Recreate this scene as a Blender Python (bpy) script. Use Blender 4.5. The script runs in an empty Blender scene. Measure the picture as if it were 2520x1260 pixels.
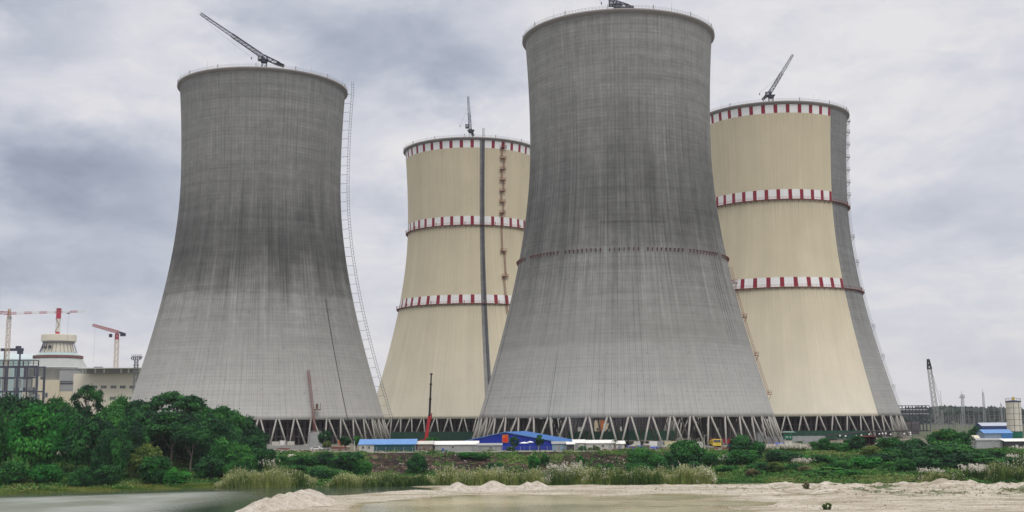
import bpy, math, random
import numpy as np
from math import radians as R, sin, cos, tan, pi, atan2, hypot, sqrt

rng = np.random.default_rng(7)
random.seed(7)
S = bpy.context.scene
COL = S.collection

# ------------------------------------------------------------------ camera
EYE = 11.0
F, PIT, ROLL = 2961.3, 0.1341, 0.0067
_c, _s = cos(PIT), sin(PIT)
FW = np.array([0, _c, _s]); UP0 = np.array([0, -_s, _c]); RT0 = np.array([1.0, 0, 0])
RT = cos(ROLL) * RT0 - sin(ROLL) * UP0
UP = cos(ROLL) * UP0 + sin(ROLL) * RT0
from mathutils import Matrix, Vector
cd = bpy.data.cameras.new("camera"); cam = bpy.data.objects.new("camera", cd); COL.objects.link(cam)
cd.sensor_fit = 'HORIZONTAL'; cd.sensor_width = 36.0; cd.lens = 36.0 * F / 2520.0
cd.clip_start = 1.0; cd.clip_end = 20000.0
cam.matrix_world = Matrix(((RT[0], UP[0], -FW[0], 0), (RT[1], UP[1], -FW[1], 0), (RT[2], UP[2], -FW[2], EYE), (0, 0, 0, 1)))
S.camera = cam

# ------------------------------------------------------------------ world, sun, exposure
SUN_EL, SUN_AZ = R(52), R(152)          # azimuth clockwise from +Y
W = bpy.data.worlds.new("World"); S.world = W; W.use_nodes = True
class NT:
    """small node-tree helper"""
    def __init__(s, nt): s.nt = nt; s.n = nt.nodes; s.l = nt.links
    def new(s, t, **kw):
        n = s.n.new(t)
        for k, v in kw.items(): setattr(n, k, v)
        return n
    def put(s, sock, v):
        if hasattr(v, 'is_linked') or isinstance(v, bpy.types.NodeSocket): s.l.new(v, sock)
        else: sock.default_value = v
    def m(s, op, a, b=None, c=None, clamp=False):
        n = s.new('ShaderNodeMath', operation=op, use_clamp=clamp)
        s.put(n.inputs[0], a)
        if b is not None: s.put(n.inputs[1], b)
        if c is not None: s.put(n.inputs[2], c)
        return n.outputs[0]
    def xyz(s, v):
        n = s.new('ShaderNodeSeparateXYZ'); s.put(n.inputs[0], v); return n.outputs
    def comb(s, x, y, z):
        n = s.new('ShaderNodeCombineXYZ'); s.put(n.inputs[0], x); s.put(n.inputs[1], y); s.put(n.inputs[2], z); return n.outputs[0]
    def noise(s, vec, scale=1.0, detail=3.0, rough=0.5, dist=0.0):
        n = s.new('ShaderNodeTexNoise'); s.put(n.inputs['Vector'], vec)
        n.inputs['Scale'].default_value = scale; n.inputs['Detail'].default_value = detail
        n.inputs['Roughness'].default_value = rough; n.inputs['Distortion'].default_value = dist
        return n.outputs[0]
    def ramp(s, fac, stops, interp='LINEAR'):
        n = s.new('ShaderNodeValToRGB'); n.color_ramp.interpolation = interp
        s.put(n.inputs[0], fac); e = n.color_ramp.elements
        while len(e) < len(stops): e.new(0.5)
        for i, (p, c) in enumerate(stops):
            e[i].position = p
            e[i].color = (c, c, c, 1) if not hasattr(c, '__len__') else (*c[:3], 1)
        return n.outputs[0]
    def mix(s, fac, a, b, mode='MIX'):
        n = s.new('ShaderNodeMix', data_type='RGBA', blend_type=mode)
        s.put(n.inputs[0], fac)
        for k, v in ((6, a), (7, b)):
            if isinstance(v, tuple): n.inputs[k].default_value = (*v[:3], 1)
            elif isinstance(v, (int, float)): n.inputs[k].default_value = (v, v, v, 1)
            else: s.put(n.inputs[k], v)
        return n.outputs[2]
    def sstep(s, x, a, b):
        n = s.new('ShaderNodeMapRange', interpolation_type='SMOOTHSTEP')
        s.put(n.inputs[0], x); n.inputs[1].default_value = a; n.inputs[2].default_value = b
        return n.outputs[0]

w = NT(W.node_tree)
for n in list(w.n): w.n.remove(n)
out = w.new('ShaderNodeOutputWorld')
sky = w.new('ShaderNodeTexSky', sky_type='NISHITA'); sky.sun_disc = False
sky.sun_elevation = SUN_EL; sky.sun_rotation = SUN_AZ; sky.dust_density = 2.0
bg1 = w.new('ShaderNodeBackground'); w.l.new(sky.outputs[0], bg1.inputs[0]); bg1.inputs[1].default_value = 0.10
tc = w.new('ShaderNodeTexCoord')
d = w.xyz(tc.outputs['Generated'])
az = w.m('MULTIPLY', w.m('ARCTAN2', d[0], d[1]), 57.2958)
el = w.m('MULTIPLY', w.m('ARCSINE', d[2]), 57.2958)
zz = w.m('ADD', w.m('MAXIMUM', d[2], 0.0), 0.16)
pl = w.comb(w.m('DIVIDE', d[0], zz), w.m('DIVIDE', d[1], zz), 0.0)
n1 = w.noise(pl, 1.7, 8.0, 0.6, 0.5)
n2 = w.noise(w.comb(w.m('MULTIPLY', az, 0.10), w.m('MULTIPLY', el, 0.26), 3.7), 1.0, 6.0, 0.58, 0.3)
n3 = w.noise(w.comb(w.m('MULTIPLY', az, 0.16), w.m('MULTIPLY', el, 0.30), 9.1), 1.0, 5.0, 0.6)
azd = w.m('ADD', az, w.m('MULTIPLY', w.m('SUBTRACT', n2, 0.5), 13.0))
eld = w.m('ADD', el, w.m('MULTIPLY', w.m('SUBTRACT', n3, 0.5), 7.0))
def blob(a, e, ra, re, amp):
    q = w.m('ADD', w.m('POWER', w.m('DIVIDE', w.m('SUBTRACT', azd, a), ra), 2.0),
            w.m('POWER', w.m('DIVIDE', w.m('SUBTRACT', eld, e), re), 2.0))
    return w.m('MULTIPLY', w.m('EXPONENT', w.m('MULTIPLY', q, -1.0)), amp)
dens = w.m('MULTIPLY', w.m('SUBTRACT', n1, 0.5), 0.50)
for b in [(-6.2, 17.8, 5.6, 2.5, .50), (-1.6, 16.4, 2.4, 1.7, .34), (-20.0, 10.8, 7.0, 2.8, .80), (-24, 18.5, 4.5, 2.2, .5),
          (-20, 6.6, 8.0, 2.2, .36), (-6.5, 9.8, 2.2, 1.2, .28), (19, 8.0, 9.0, 2.0, .22), (-13, 18.4, 2.4, 1.5, .25), (9, 21, 8, 1.5, .2),
          (40, 14, 12, 4, .5), (-48, 16, 14, 4, .5), (110, 20, 25, 6, .4), (-120, 25, 30, 7, .4)]:
    dens = w.m('ADD', dens, blob(*b))
n4 = w.noise(w.comb(w.m('MULTIPLY', az, 0.30), w.m('MULTIPLY', el, 0.55), 21.0), 1.0, 7.0, 0.62, 0.6)
dens = w.m('ADD', dens, w.m('MULTIPLY', w.m('SUBTRACT', n2, 0.52), 0.65))
dens = w.m('ADD', dens, w.m('MULTIPLY', w.m('SUBTRACT', n4, 0.5), 0.46))
ccol = w.ramp(w.m('ADD', dens, 0.09, clamp=True), [(0.0, (.83, .81, .82)), (.14, (.725, .725, .775)), (.32, (.60, .62, .69)), (.55, (.46, .495, .585)), (.8, (.35, .385, .48)), (1, (.28, .315, .405))])
boost = w.m('ADD', 1.0, w.m('MULTIPLY', w.sstep(el, 22.0, 62.0), 1.55))
bg2 = w.new('ShaderNodeBackground'); w.l.new(w.mix(w.sstep(el, 22.0, 60.0), ccol, w.mix(1.0, ccol, (1.03, 1.0, .93, 1), 'MULTIPLY')), bg2.inputs[0]); w.l.new(boost, bg2.inputs[1])
mx = w.new('ShaderNodeMixShader'); mx.inputs[0].default_value = 0.93
w.l.new(bg1.outputs[0], mx.inputs[1]); w.l.new(bg2.outputs[0], mx.inputs[2]); w.l.new(mx.outputs[0], out.inputs[0])

sd = bpy.data.lights.new("sun", 'SUN'); so = bpy.data.objects.new("sun", sd); COL.objects.link(so)
sd.energy = 0.9; sd.angle = R(18); sd.color = (1.0, .96, .9)
sdir = Vector((sin(SUN_AZ) * cos(SUN_EL), cos(SUN_AZ) * cos(SUN_EL), sin(SUN_EL)))
so.rotation_euler = sdir.to_track_quat('Z', 'Y').to_euler()
S.view_settings.view_transform = 'Standard'; S.view_settings.look = 'None'
S.view_settings.exposure = 0.0; S.view_settings.gamma = 1.0
S.render.engine = 'CYCLES'
S.cycles.max_bounces = 6; S.cycles.diffuse_bounces = 3; S.cycles.glossy_bounces = 3; S.cycles.transmission_bounces = 4
S.cycles.transparent_max_bounces = 8; S.cycles.volume_bounces = 0
S.cycles.use_denoising = True; S.cycles.sample_clamp_indirect = 6

# ------------------------------------------------------------------ helpers
def at(px, py, Y):
    """world point on the line of sight through photo pixel (px, py) at world depth Y"""
    r = FW * F + RT * (px - 1260) - UP * (py - 630)
    k = Y / r[1]
    return Vector((r[0] * k, Y, EYE + r[2] * k))
def gx(px, Y, z=0.0):
    """world x of photo column px at depth Y, height z"""
    py = 1031.0
    for _ in range(4):
        p = at(px, py, Y); py += (p.z - z) * F / Y
    return at(px, py, Y).x

class MB:
    def __init__(s): s.v = []; s.f = []; s.mi = []; s.cur = 0
    def add(s, vs, fs):
        o = len(s.v); s.v.extend([tuple(map(float, q)) for q in vs])
        for q in fs: s.f.append(tuple(i + o for i in q)); s.mi.append(s.cur)
        return s
    def box(s, cx, cy, z0, sx, sy, sz, rz=0.0):
        c, n = cos(rz), sin(rz); vs = []
        for z in (z0, z0 + sz):
            for x, y in ((-.5, -.5), (.5, -.5), (.5, .5), (-.5, .5)):
                X, Y = x * sx, y * sy; vs.append((cx + X * c - Y * n, cy + X * n + Y * c, z))
        return s.add(vs, [(3, 2, 1, 0), (4, 5, 6, 7), (0, 1, 5, 4), (1, 2, 6, 5), (2, 3, 7, 6), (3, 0, 4, 7)])
    def beam(s, p, q, w, h=None):
        h = h or w; p = Vector(p); q = Vector(q); d = (q - p)
        if d.length < 1e-6: return s
        d.normalize(); u = Vector((0, 0, 1)) if abs(d.z) < .95 else Vector((0, 1, 0))
        a = d.cross(u).normalized() * (w / 2); b = a.cross(d).normalized() * (h / 2)
        vs = [e + k * a + l * b for e in (p, q) for k, l in ((-1, -1), (1, -1), (1, 1), (-1, 1))]
        return s.add(vs, [(3, 2, 1, 0), (4, 5, 6, 7), (0, 1, 5, 4), (1, 2, 6, 5), (2, 3, 7, 6), (3, 0, 4, 7)])
    def cyl(s, p, q, r0, r1=None, n=12, caps=True):
        r1 = r0 if r1 is None else r1; p = Vector(p); q = Vector(q); d = (q - p).normalized()
        u = Vector((0, 0, 1)) if abs(d.z) < .95 else Vector((1, 0, 0))
        a = d.cross(u).normalized(); b = a.cross(d).normalized(); vs = []
        for e, r in ((p, r0), (q, r1)):
            for k in range(n):
                t = 2 * pi * k / n; vs.append(e + a * (r * cos(t)) + b * (r * sin(t)))
        fs = [(k, (k + 1) % n, n + (k + 1) % n, n + k) for k in range(n)]
        if caps: fs += [tuple(range(n))[::-1], tuple(range(n, 2 * n))]
        return s.add(vs, fs)
    def tube(s, pts, r, n=5):
        for a, b in zip(pts[:-1], pts[1:]): s.cyl(a, b, r, r, n, False)
        return s
    def lathe(s, prof, n=48, cx=0, cy=0, closed=False):
        vs = [(cx + r * cos(2 * pi * k / n), cy + r * sin(2 * pi * k / n), z) for r, z in prof for k in range(n)]
        m = len(prof); fs = []
        for i in range(m if closed else m - 1):
            j = (i + 1) % m
            for k in range(n): fs.append((i * n + k, i * n + (k + 1) % n, j * n + (k + 1) % n, j * n + k))
        return s.add(vs, fs)
    def ball(s, c, r, n=8, m=6, sz=1.0):
        prof = [(max(r * sin(pi * i / m), .001), c[2] - r * sz * cos(pi * i / m)) for i in range(m + 1)]
        return s.lathe(prof, n, c[0], c[1])
    def prism(s, outline, axis_pt):
        """outline: list of 3-D points (ccw), extruded by vector axis_pt"""
        a = Vector(axis_pt); o = [Vector(q) for q in outline]; n = len(o)
        return s.add(o + [q + a for q in o], [tuple(range(n))[::-1], tuple(range(n, 2 * n))] + [(k, (k + 1) % n, n + (k + 1) % n, n + k) for k in range(n)])
    def lattice(s, p, q, w0, w1, bays, chord, up=(0, 0, 1), brace=None, tri=False):
        """square (or triangular) lattice girder from p to q"""
        p = Vector(p); q = Vector(q); d = (q - p).normalized(); u = Vector(up)
        a = d.cross(u).normalized(); b = a.cross(d).normalized(); brace = brace or chord * .6
        cs = ((-1, -1), (1, -1), (1, 1), (-1, 1)) if not tri else ((-1, -1), (1, -1), (0, 1))
        def corner(t, c):
            ww = (w0 + (w1 - w0) * t) / 2
            return p.lerp(q, t) + a * (ww * c[0]) + b * (ww * c[1])
        n = len(cs)
        for c in cs: s.beam(corner(0, c), corner(1, c), chord)
        for i in range(bays):
            t0, t1 = i / bays, (i + 1) / bays
            for k in range(n):
                c0, c1 = cs[k], cs[(k + 1) % n]
                s.beam(corner(t0, c0), corner(t0, c1), brace)
                s.beam(corner(t0, c0 if i % 2 else c1), corner(t1, c1 if i % 2 else c0), brace)
        for k in range(n): s.beam(corner(1, cs[k]), corner(1, cs[(k + 1) % n]), brace)
        return s
    def mesh(s, name, mats, smooth=False):
        me = bpy.data.meshes.new(name); me.from_pydata(s.v, [], s.f)
        for m in (mats if isinstance(mats, (list, tuple)) else [mats]): me.materials.append(m)
        if any(s.mi): me.polygons.foreach_set('material_index', s.mi)
        if smooth: me.polygons.foreach_set('use_smooth', [True] * len(me.polygons))
        me.update(); return me
    def build(s, name, mats, parent=None, smooth=False, label=None):
        o = bpy.data.objects.new(name, s.mesh(name, mats, smooth)); COL.objects.link(o)
        if parent is not None: o.parent = parent
        if label: o['label'] = label
        return o
def meshobj(name, me, parent=None):
    o = bpy.data.objects.new(name, me); COL.objects.link(o)
    if parent is not None: o.parent = parent
    return o
def tag(o, label=None, cat=None, group=None, kind=None):
    if label: o['label'] = label
    if cat: o['category'] = cat
    if group: o['group'] = group
    if kind: o['kind'] = kind
    return o
def thing(name, label, cat, loc=(0, 0, 0), rz=0.0, group=None):
    o = bpy.data.objects.new(name, None); COL.objects.link(o)
    o.location = loc; o.rotation_euler = (0, 0, rz); o.empty_display_size = .5
    return tag(o, label, cat, group)

# lattice value noise for terrain
_G = rng.random((256, 256))
def vnoise(x, y):
    x = np.asarray(x, float); y = np.asarray(y, float)
    xi = np.floor(x).astype(int); yi = np.floor(y).astype(int); fx = x - xi; fy = y - yi
    fx = fx * fx * (3 - 2 * fx); fy = fy * fy * (3 - 2 * fy); g = lambda i, j: _G[i % 256, j % 256]
    return (g(xi, yi) * (1 - fx) + g(xi + 1, yi) * fx) * (1 - fy) + (g(xi, yi + 1) * (1 - fx) + g(xi + 1, yi + 1) * fx) * fy
def fbm(x, y, o=4):
    t = 0; a = .5; n = 0
    for k in range(o): t = t + a * vnoise(x * 2 ** k + 17 * k, y * 2 ** k + 31 * k); n += a; a *= .5
    return t / n - .5
def sst(x, a, b):
    t = np.clip((np.asarray(x, float) - a) / (b - a), 0, 1); return t * t * (3 - 2 * t)

# ------------------------------------------------------------------ materials
MATS = {}
def pm(name, col, rough=.75, var=.18, scale=.8, metal=0.0, bump=0.0, streak=0.0):
    """procedural painted / metal / mineral surface with patchy tone"""
    if name in MATS: return MATS[name]
    m = bpy.data.materials.new(name); m.use_nodes = True; t = NT(m.node_tree); b = t.n['Principled BSDF']
    tcn = t.new('ShaderNodeTexCoord'); P = tcn.outputs['Object']
    n = t.noise(P, scale, 5.0, .6)
    f = t.m('ADD', 1 - var, t.m('MULTIPLY', n, 2 * var))
    if streak:
        p = t.xyz(P); sn = t.noise(t.comb(t.m('MULTIPLY', p[0], 3.0), t.m('MULTIPLY', p[1], 3.0), t.m('MULTIPLY', p[2], .25)), 1.0, 3.0, .6)
        f = t.m('MULTIPLY', f, t.m('ADD', 1 - streak, t.m('MULTIPLY', sn, 2 * streak)))
    c = t.mix(1.0, (*col, 1), t.comb(f, f, f), 'MULTIPLY')
    t.l.new(c, b.inputs['Base Color']); b.inputs['Roughness'].default_value = rough; b.inputs['Metallic'].default_value = metal; b.inputs['Specular IOR Level'].default_value = .5 if rough < .5 else .18
    if bump:
        bn = t.new('ShaderNodeBump'); bn.inputs['Strength'].default_value = bump; bn.inputs['Distance'].default_value = .1
        t.l.new(t.noise(P, scale * 6, 3.0), bn.inputs['Height']); t.l.new(bn.outputs[0], b.inputs['Normal'])
    MATS[name] = m; return m
white = pm('white_paint', (.72, .72, .70), .6, .12, .7, streak=.12)
offwhite = pm('weathered_white_panel', (.53, .52, .48), .75, .28, .7, streak=.35)
greypanel = pm('grey_panel', (.30, .31, .32), .65, .2, .5, streak=.25)
corrug = pm('galvanised_sheet', (.36, .37, .38), .45, .2, .5, .3, streak=.35)
darksteel = pm('dark_blue_grey_steel', (.035, .04, .065), .6, .3, .8)
navysteel = pm('navy_painted_steel', (.05, .055, .085), .6, .3, .4)
blacksteel = pm('black_steel', (.02, .02, .024), .5, .3, .8)
midsteel = pm('weathered_steel', (.16, .17, .18), .55, .3, .6)
palesteel = pm('pale_steel', (.30, .31, .32), .55, .25, .6)
redpaint = pm('red_paint', (.36, .03, .035), .5, .25, .8)
rustred = pm('rusty_red_paint', (.22, .055, .045), .7, .35, 1.2)
orangepaint = pm('orange_primer', (.52, .16, .05), .7, .3, .8)
creammast = pm('cream_crane_paint', (.50, .40, .29), .6, .2, .5)
cream = pm('cream_render', (.64, .57, .43), .8, .10, .15, streak=.08)
palecream = pm('pale_cream_render', (.70, .65, .54), .8, .10, .12, streak=.08)
dullcon = pm('dull_grey_concrete', (.33, .34, .335), .85, .2, .2, streak=.2)
teal = pm('pale_turquoise_sheet', (.36, .47, .47), .6, .15, .2, streak=.15)
yellow = pm('yellow_paint', (.62, .46, .05), .5, .2, 1.0)
blueroof = pm('light_blue_roof_sheet', (.13, .27, .54), .6, .28, .6, streak=.3)
bluewall = pm('deep_blue_sheet', (.012, .035, .33), .5, .22, .4, streak=.25)
bluetarp = pm('blue_tarpaulin', (.06, .10, .42), .6, .3, 1.2)
greenpaint = pm('dark_green_paint', (.015, .13, .085), .6, .2, .8)
greennet = pm('green_mesh_netting', (.03, .085, .06), .9, .4, .6, streak=.4)
brown = pm('brown_clutter', (.13, .075, .05), .85, .4, 1.5)
darkbrown = pm('dark_fill_concrete', (.055, .045, .05), .9, .5, .9, streak=.5)
darkglass = pm('dark_window_glass', (.03, .035, .045), .15, .2, 1.0)
tyre = pm('black_rubber', (.02, .02, .02), .85, .2, 2.0)
bark = pm('pale_bark', (.22, .19, .16), .9, .3, 1.2)
darkbark = pm('dark_bark', (.07, .055, .045), .9, .3, 1.2)
legcon = pm('leg_concrete', (.335, .325, .30), .85, .14, .35, streak=.15)
cornicecon = pm('cornice_concrete', (.24, .225, .22), .85, .2, .4)
redsign = pm('red_banner', (.62, .035, .02), .6, .1, 1.0)
pinkcloth = pm('pink_flowers', (.55, .17, .22), .8, .4, 2.0)

def concrete(name, zline, ramp_hi, ramp_lo, jit=26.0, seams=(), dashes=(), seed=0.0, tint=(1, 1, 1)):
    """cooling-tower concrete: lift joints, form marks, rain streaks and stain zones (object space: angle, height)"""
    m = bpy.data.materials.new(name); m.use_nodes = True; t = NT(m.node_tree); b = t.n['Principled BSDF']
    b.inputs['Roughness'].default_value = .9; b.inputs['Specular IOR Level'].default_value = .2
    c = shell_concrete(t, zline, ramp_hi, ramp_lo, jit, seams, dashes, seed)
    t.l.new(t.mix(1.0, c, (*tint, 1), 'MULTIPLY'), b.inputs['Base Color'])
    return m
def shell_coords(t):
    tcn = t.new('ShaderNodeTexCoord'); p = t.xyz(tcn.outputs['Object'])
    th = t.m('MULTIPLY', t.m('ARCTAN2', p[0], t.m('MULTIPLY', p[1], -1.0)), 57.29578)
    return th, t.m('SUBTRACT', p[2], 11.0)
def shell_concrete(t, zline, ramp_hi, ramp_lo, jit, seams, dashes, seed):
    th, z = shell_coords(t)
    fine = t.noise(t.comb(t.m('MULTIPLY', th, 1.5), t.m('MULTIPLY', z, .010), seed), 1.0, 4.0, .65)
    fine2 = t.noise(t.comb(t.m('MULTIPLY', th, .85), t.m('MULTIPLY', z, .035), seed + 5), 1.0, 5.0, .7)
    broad = t.noise(t.comb(t.m('MULTIPLY', th, .09), t.m('MULTIPLY', z, .012), seed + 9), 1.0, 4.0, .55)
    lifts = t.noise(t.comb(t.m('MULTIPLY', th, .015), t.m('MULTIPLY', z, .33), seed + 2), 1.0, 4.0, .7)
    patch = t.noise(t.comb(t.m('MULTIPLY', th, .22), t.m('MULTIPLY', z, .30), seed + 4), 1.0, 5.0, .65)
    zj = t.m('ADD', z, t.m('ADD', t.m('MULTIPLY', t.m('SUBTRACT', fine, .5), jit), t.m('MULTIPLY', t.m('SUBTRACT', broad, .5), 46.0)))
    hi = t.ramp(t.m('DIVIDE', zj, 164.0, clamp=True), ramp_hi)
    lo = t.ramp(t.m('DIVIDE', t.m('ADD', z, t.m('MULTIPLY', t.m('SUBTRACT', lifts, .5), 8.0)), 164.0, clamp=True), ramp_lo)
    wob = t.m('ADD', zline, t.m('MULTIPLY', t.m('SUBTRACT', patch, .5), 2.6))
    base = t.mix(t.sstep(t.m('SUBTRACT', z, wob), -1.2, 1.2), lo, hi)
    def mul(c, f): return t.mix(1.0, c, t.comb(f, f, f), 'MULTIPLY')
    calm = t.m('ADD', .42, t.m('MULTIPLY', t.sstep(z, 18.0, 70.0), .58))
    def dev(n, k): return t.m('ADD', 1.0, t.m('MULTIPLY', t.m('MULTIPLY', t.m('SUBTRACT', n, .5), k), calm))
    f = t.m('MULTIPLY', dev(fine2, 1.0), t.m('MULTIPLY', dev(lifts, .85), dev(patch, .7)))
    run = t.noise(t.comb(t.m('MULTIPLY', th, .95), t.m('MULTIPLY', z, .014), seed + 14), 1.0, 5.0, .62)
    lobe = t.noise(t.comb(t.m('MULTIPLY', th, .13), t.m('MULTIPLY', z, .020), seed + 17), 1.0, 4.0, .55)
    kz = t.m('MULTIPLY', t.sstep(z, 26.0, 66.0), t.sstep(z, 126.0, 92.0))
    f = t.m('MULTIPLY', f, t.m('ADD', 1.0, t.m('MULTIPLY', kz, t.m('ADD', t.m('MULTIPLY', t.m('SUBTRACT', run, .5), 1.25), t.m('MULTIPLY', t.m('SUBTRACT', lobe, .5), 1.1)))))
    f = t.m('MAXIMUM', f, .25)
    # form marks: meridian ribs and lift joints, each line of its own strength
    cell = t.m('MULTIPLY', th, 1 / 2.4)
    rib = t.m('ABSOLUTE', t.m('SUBTRACT', t.m('FRACT', cell), .5))
    rs_ = t.noise(t.comb(t.m('MULTIPLY', t.m('FLOOR', cell), 3.7), t.m('MULTIPLY', z, .03), seed + 60), 1.0, 3.0, .6)
    ribk = t.m('MULTIPLY', t.sstep(rib, .40, .47), t.sstep(rs_, .32, .66))
    f = t.m('MULTIPLY', f, t.m('SUBTRACT', 1.0, t.m('MULTIPLY', ribk, .24)))
    rib2 = t.m('ABSOLUTE', t.m('SUBTRACT', t.m('FRACT', t.m('MULTIPLY', th, 1 / .8)), .5))
    f = t.m('MULTIPLY', f, t.m('SUBTRACT', 1.0, t.m('MULTIPLY', t.sstep(rib2, .34, .46), t.m('MULTIPLY', fine, .22))))
    lay = t.m('MULTIPLY', z, 1 / 1.6)
    jnt = t.m('ABSOLUTE', t.m('SUBTRACT', t.m('FRACT', lay), .5))
    js = t.noise(t.comb(t.m('MULTIPLY', th, .05), t.m('MULTIPLY', t.m('FLOOR', lay), 2.3), seed + 66), 1.0, 4.0, .65)
    jk = t.m('MULTIPLY', t.sstep(jnt, .36, .46), t.sstep(js, .36, .68))
    f = t.m('MULTIPLY', f, t.m('SUBTRACT', 1.0, t.m('MULTIPLY', jk, .16)))
    # damp spots where ribs and joints cross, mostly high on the shell
    f = t.m('MULTIPLY', f, t.m('SUBTRACT', 1.0, t.m('MULTIPLY', t.m('MULTIPLY', t.sstep(rib, .30, .46), t.sstep(jnt, .26, .44)), t.m('MULTIPLY', t.sstep(z, 96.0, 128.0), t.m('MULTIPLY', t.sstep(patch, .46, .66), .5)))))
    # sparse dark marks at cone-holes
    spot = t.noise(t.comb(t.m('MULTIPLY', th, 1.1), t.m('MULTIPLY', z, .55), seed + 30), 1.0, 2.0, .5)
    f = t.m('MULTIPLY', f, t.m('SUBTRACT', 1.0, t.m('MULTIPLY', t.sstep(spot, .66, .76), .28)))
    for a, wdt, z0, z1, amt in seams:
        k = t.m('MULTIPLY', t.sstep(t.m('ABSOLUTE', t.m('SUBTRACT', th, a)), wdt, wdt * .4), t.m('MULTIPLY', t.sstep(z, z0, z0 + 4), t.sstep(z, z1, z1 - 8)))
        f = t.m('MULTIPLY', f, t.m('SUBTRACT', 1.0, t.m('MULTIPLY', k, amt)))
    for a0, a1, zc in dashes:
        k = t.m('MULTIPLY', t.sstep(t.m('ABSOLUTE', t.m('SUBTRACT', z, zc)), .9, .4), t.m('MULTIPLY', t.sstep(th, a0, a0 + 2), t.sstep(th, a1, a1 - 2)))
        f = t.m('MULTIPLY', f, t.m('SUBTRACT', 1.0, t.m('MULTIPLY', k, t.m('MULTIPLY', fine, .55))))
    tone = t.mix(t.noise(t.comb(t.m('MULTIPLY', th, .11), t.m('MULTIPLY', z, .06), seed + 50), 1.0, 3.0, .5), (.972, 1.0, .99), (1.005, 1.0, .985))
    return t.mix(1.0, mul(base, f), tone, 'MULTIPLY')
def painted(name, gap0, gap1, phase, seed):
    """cream paint with three red and white bands; bare concrete between two bearings"""
    m = bpy.data.materials.new(name); m.use_nodes = True; t = NT(m.node_tree); b = t.n['Principled BSDF']
    b.inputs['Roughness'].default_value = .75; b.inputs['Specular IOR Level'].default_value = .25
    bare = shell_concrete(t, -50, [(0, (.34, .335, .325)), (.25, (.25, .25, .25)), (.45, (.17, .17, .17)), (.6, (.17, .17, .175)), (1, (.19, .19, .195))],
                          [(0, .3), (1, .3)], 22, (), (), seed)
    th, z = shell_coords(t)
    fine = t.noise(t.comb(t.m('MULTIPLY', th, 1.6), t.m('MULTIPLY', z, .012), seed), 1.0, 4.0, .6)
    wide = t.noise(t.comb(t.m('MULTIPLY', th, .13), t.m('MULTIPLY', z, .008), seed + 3), 1.0, 3.0, .5)
    rib = t.m('ABSOLUTE', t.m('SUBTRACT', t.m('FRACT', t.m('MULTIPLY', th, 1 / .75)), .5))
    f = t.m('MULTIPLY', t.m('ADD', .86, t.m('MULTIPLY', fine, .28)), t.m('ADD', .90, t.m('MULTIPLY', wide, .20)))
    f = t.m('MULTIPLY', f, t.m('SUBTRACT', 1.0, t.m('MULTIPLY', t.sstep(rib, .34, .46), .10)))
    crm = t.ramp(t.m('DIVIDE', z, 164.0, clamp=True), [(0, (.70, .655, .54)), (.12, (.66, .605, .48)), (.3, (.60, .545, .41)), (.5, (.565, .508, .37)), (1, (.545, .482, .345))])  # cream made paler toward the foot: sky light put into the paint
    fr = t.m('ABSOLUTE', t.m('SUBTRACT', t.m('FRACT', t.m('ADD', t.m('DIVIDE', t.m('SUBTRACT', th, phase), 9.0), 20.5)), .5))
    stripe = t.mix(t.m('LESS_THAN', fr, .158), (.74, .75, .755), (.235, .012, .032))
    band = 0.0
    for z0, z1 in ((158.3, 166.0), (112.6, 117.7), (66.0, 71.0)):
        band = t.m('ADD', band, t.m('MULTIPLY', t.m('GREATER_THAN', z, z0), t.m('LESS_THAN', z, z1)))
    paint = t.mix(band, crm, stripe)
    # dirt washed down below the walkways and the rim, patchy repaint coats
    drip = t.noise(t.comb(t.m('MULTIPLY', th, 1.9), t.m('MULTIPLY', z, .02), seed + 20), 1.0, 4.0, .7)
    for z0 in (65.6, 112.2, 158.3):
        dd = t.m('SUBTRACT', z0, z)
        k = t.m('MULTIPLY', t.m('GREATER_THAN', dd, 0.0), t.m('EXPONENT', t.m('MULTIPLY', dd, -.075)))
        f = t.m('MULTIPLY', f, t.m('SUBTRACT', 1.0, t.m('MULTIPLY', k, t.m('MULTIPLY', t.sstep(drip, .42, .75), .34))))
    coat = t.noise(t.comb(t.m('MULTIPLY', th, .06), t.m('MULTIPLY', z, .055), seed + 24), 1.0, 5.0, .6)
    f = t.m('MULTIPLY', f, t.m('ADD', .86, t.m('MULTIPLY', coat, .28)))
    lift = t.m('ABSOLUTE', t.m('SUBTRACT', t.m('FRACT', t.m('MULTIPLY', z, 1 / 1.5)), .5))
    f = t.m('MULTIPLY', f, t.m('SUBTRACT', 1.0, t.m('MULTIPLY', t.sstep(lift, .40, .47), t.m('MULTIPLY', coat, .09))))
    paint = t.mix(1.0, paint, t.comb(f, f, f), 'MULTIPLY')
    g = t.m('MULTIPLY', t.m('GREATER_THAN', th, gap0), t.m('LESS_THAN', th, gap1))
    t.l.new(t.mix(g, paint, bare), b.inputs['Base Color'])
    return m

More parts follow.
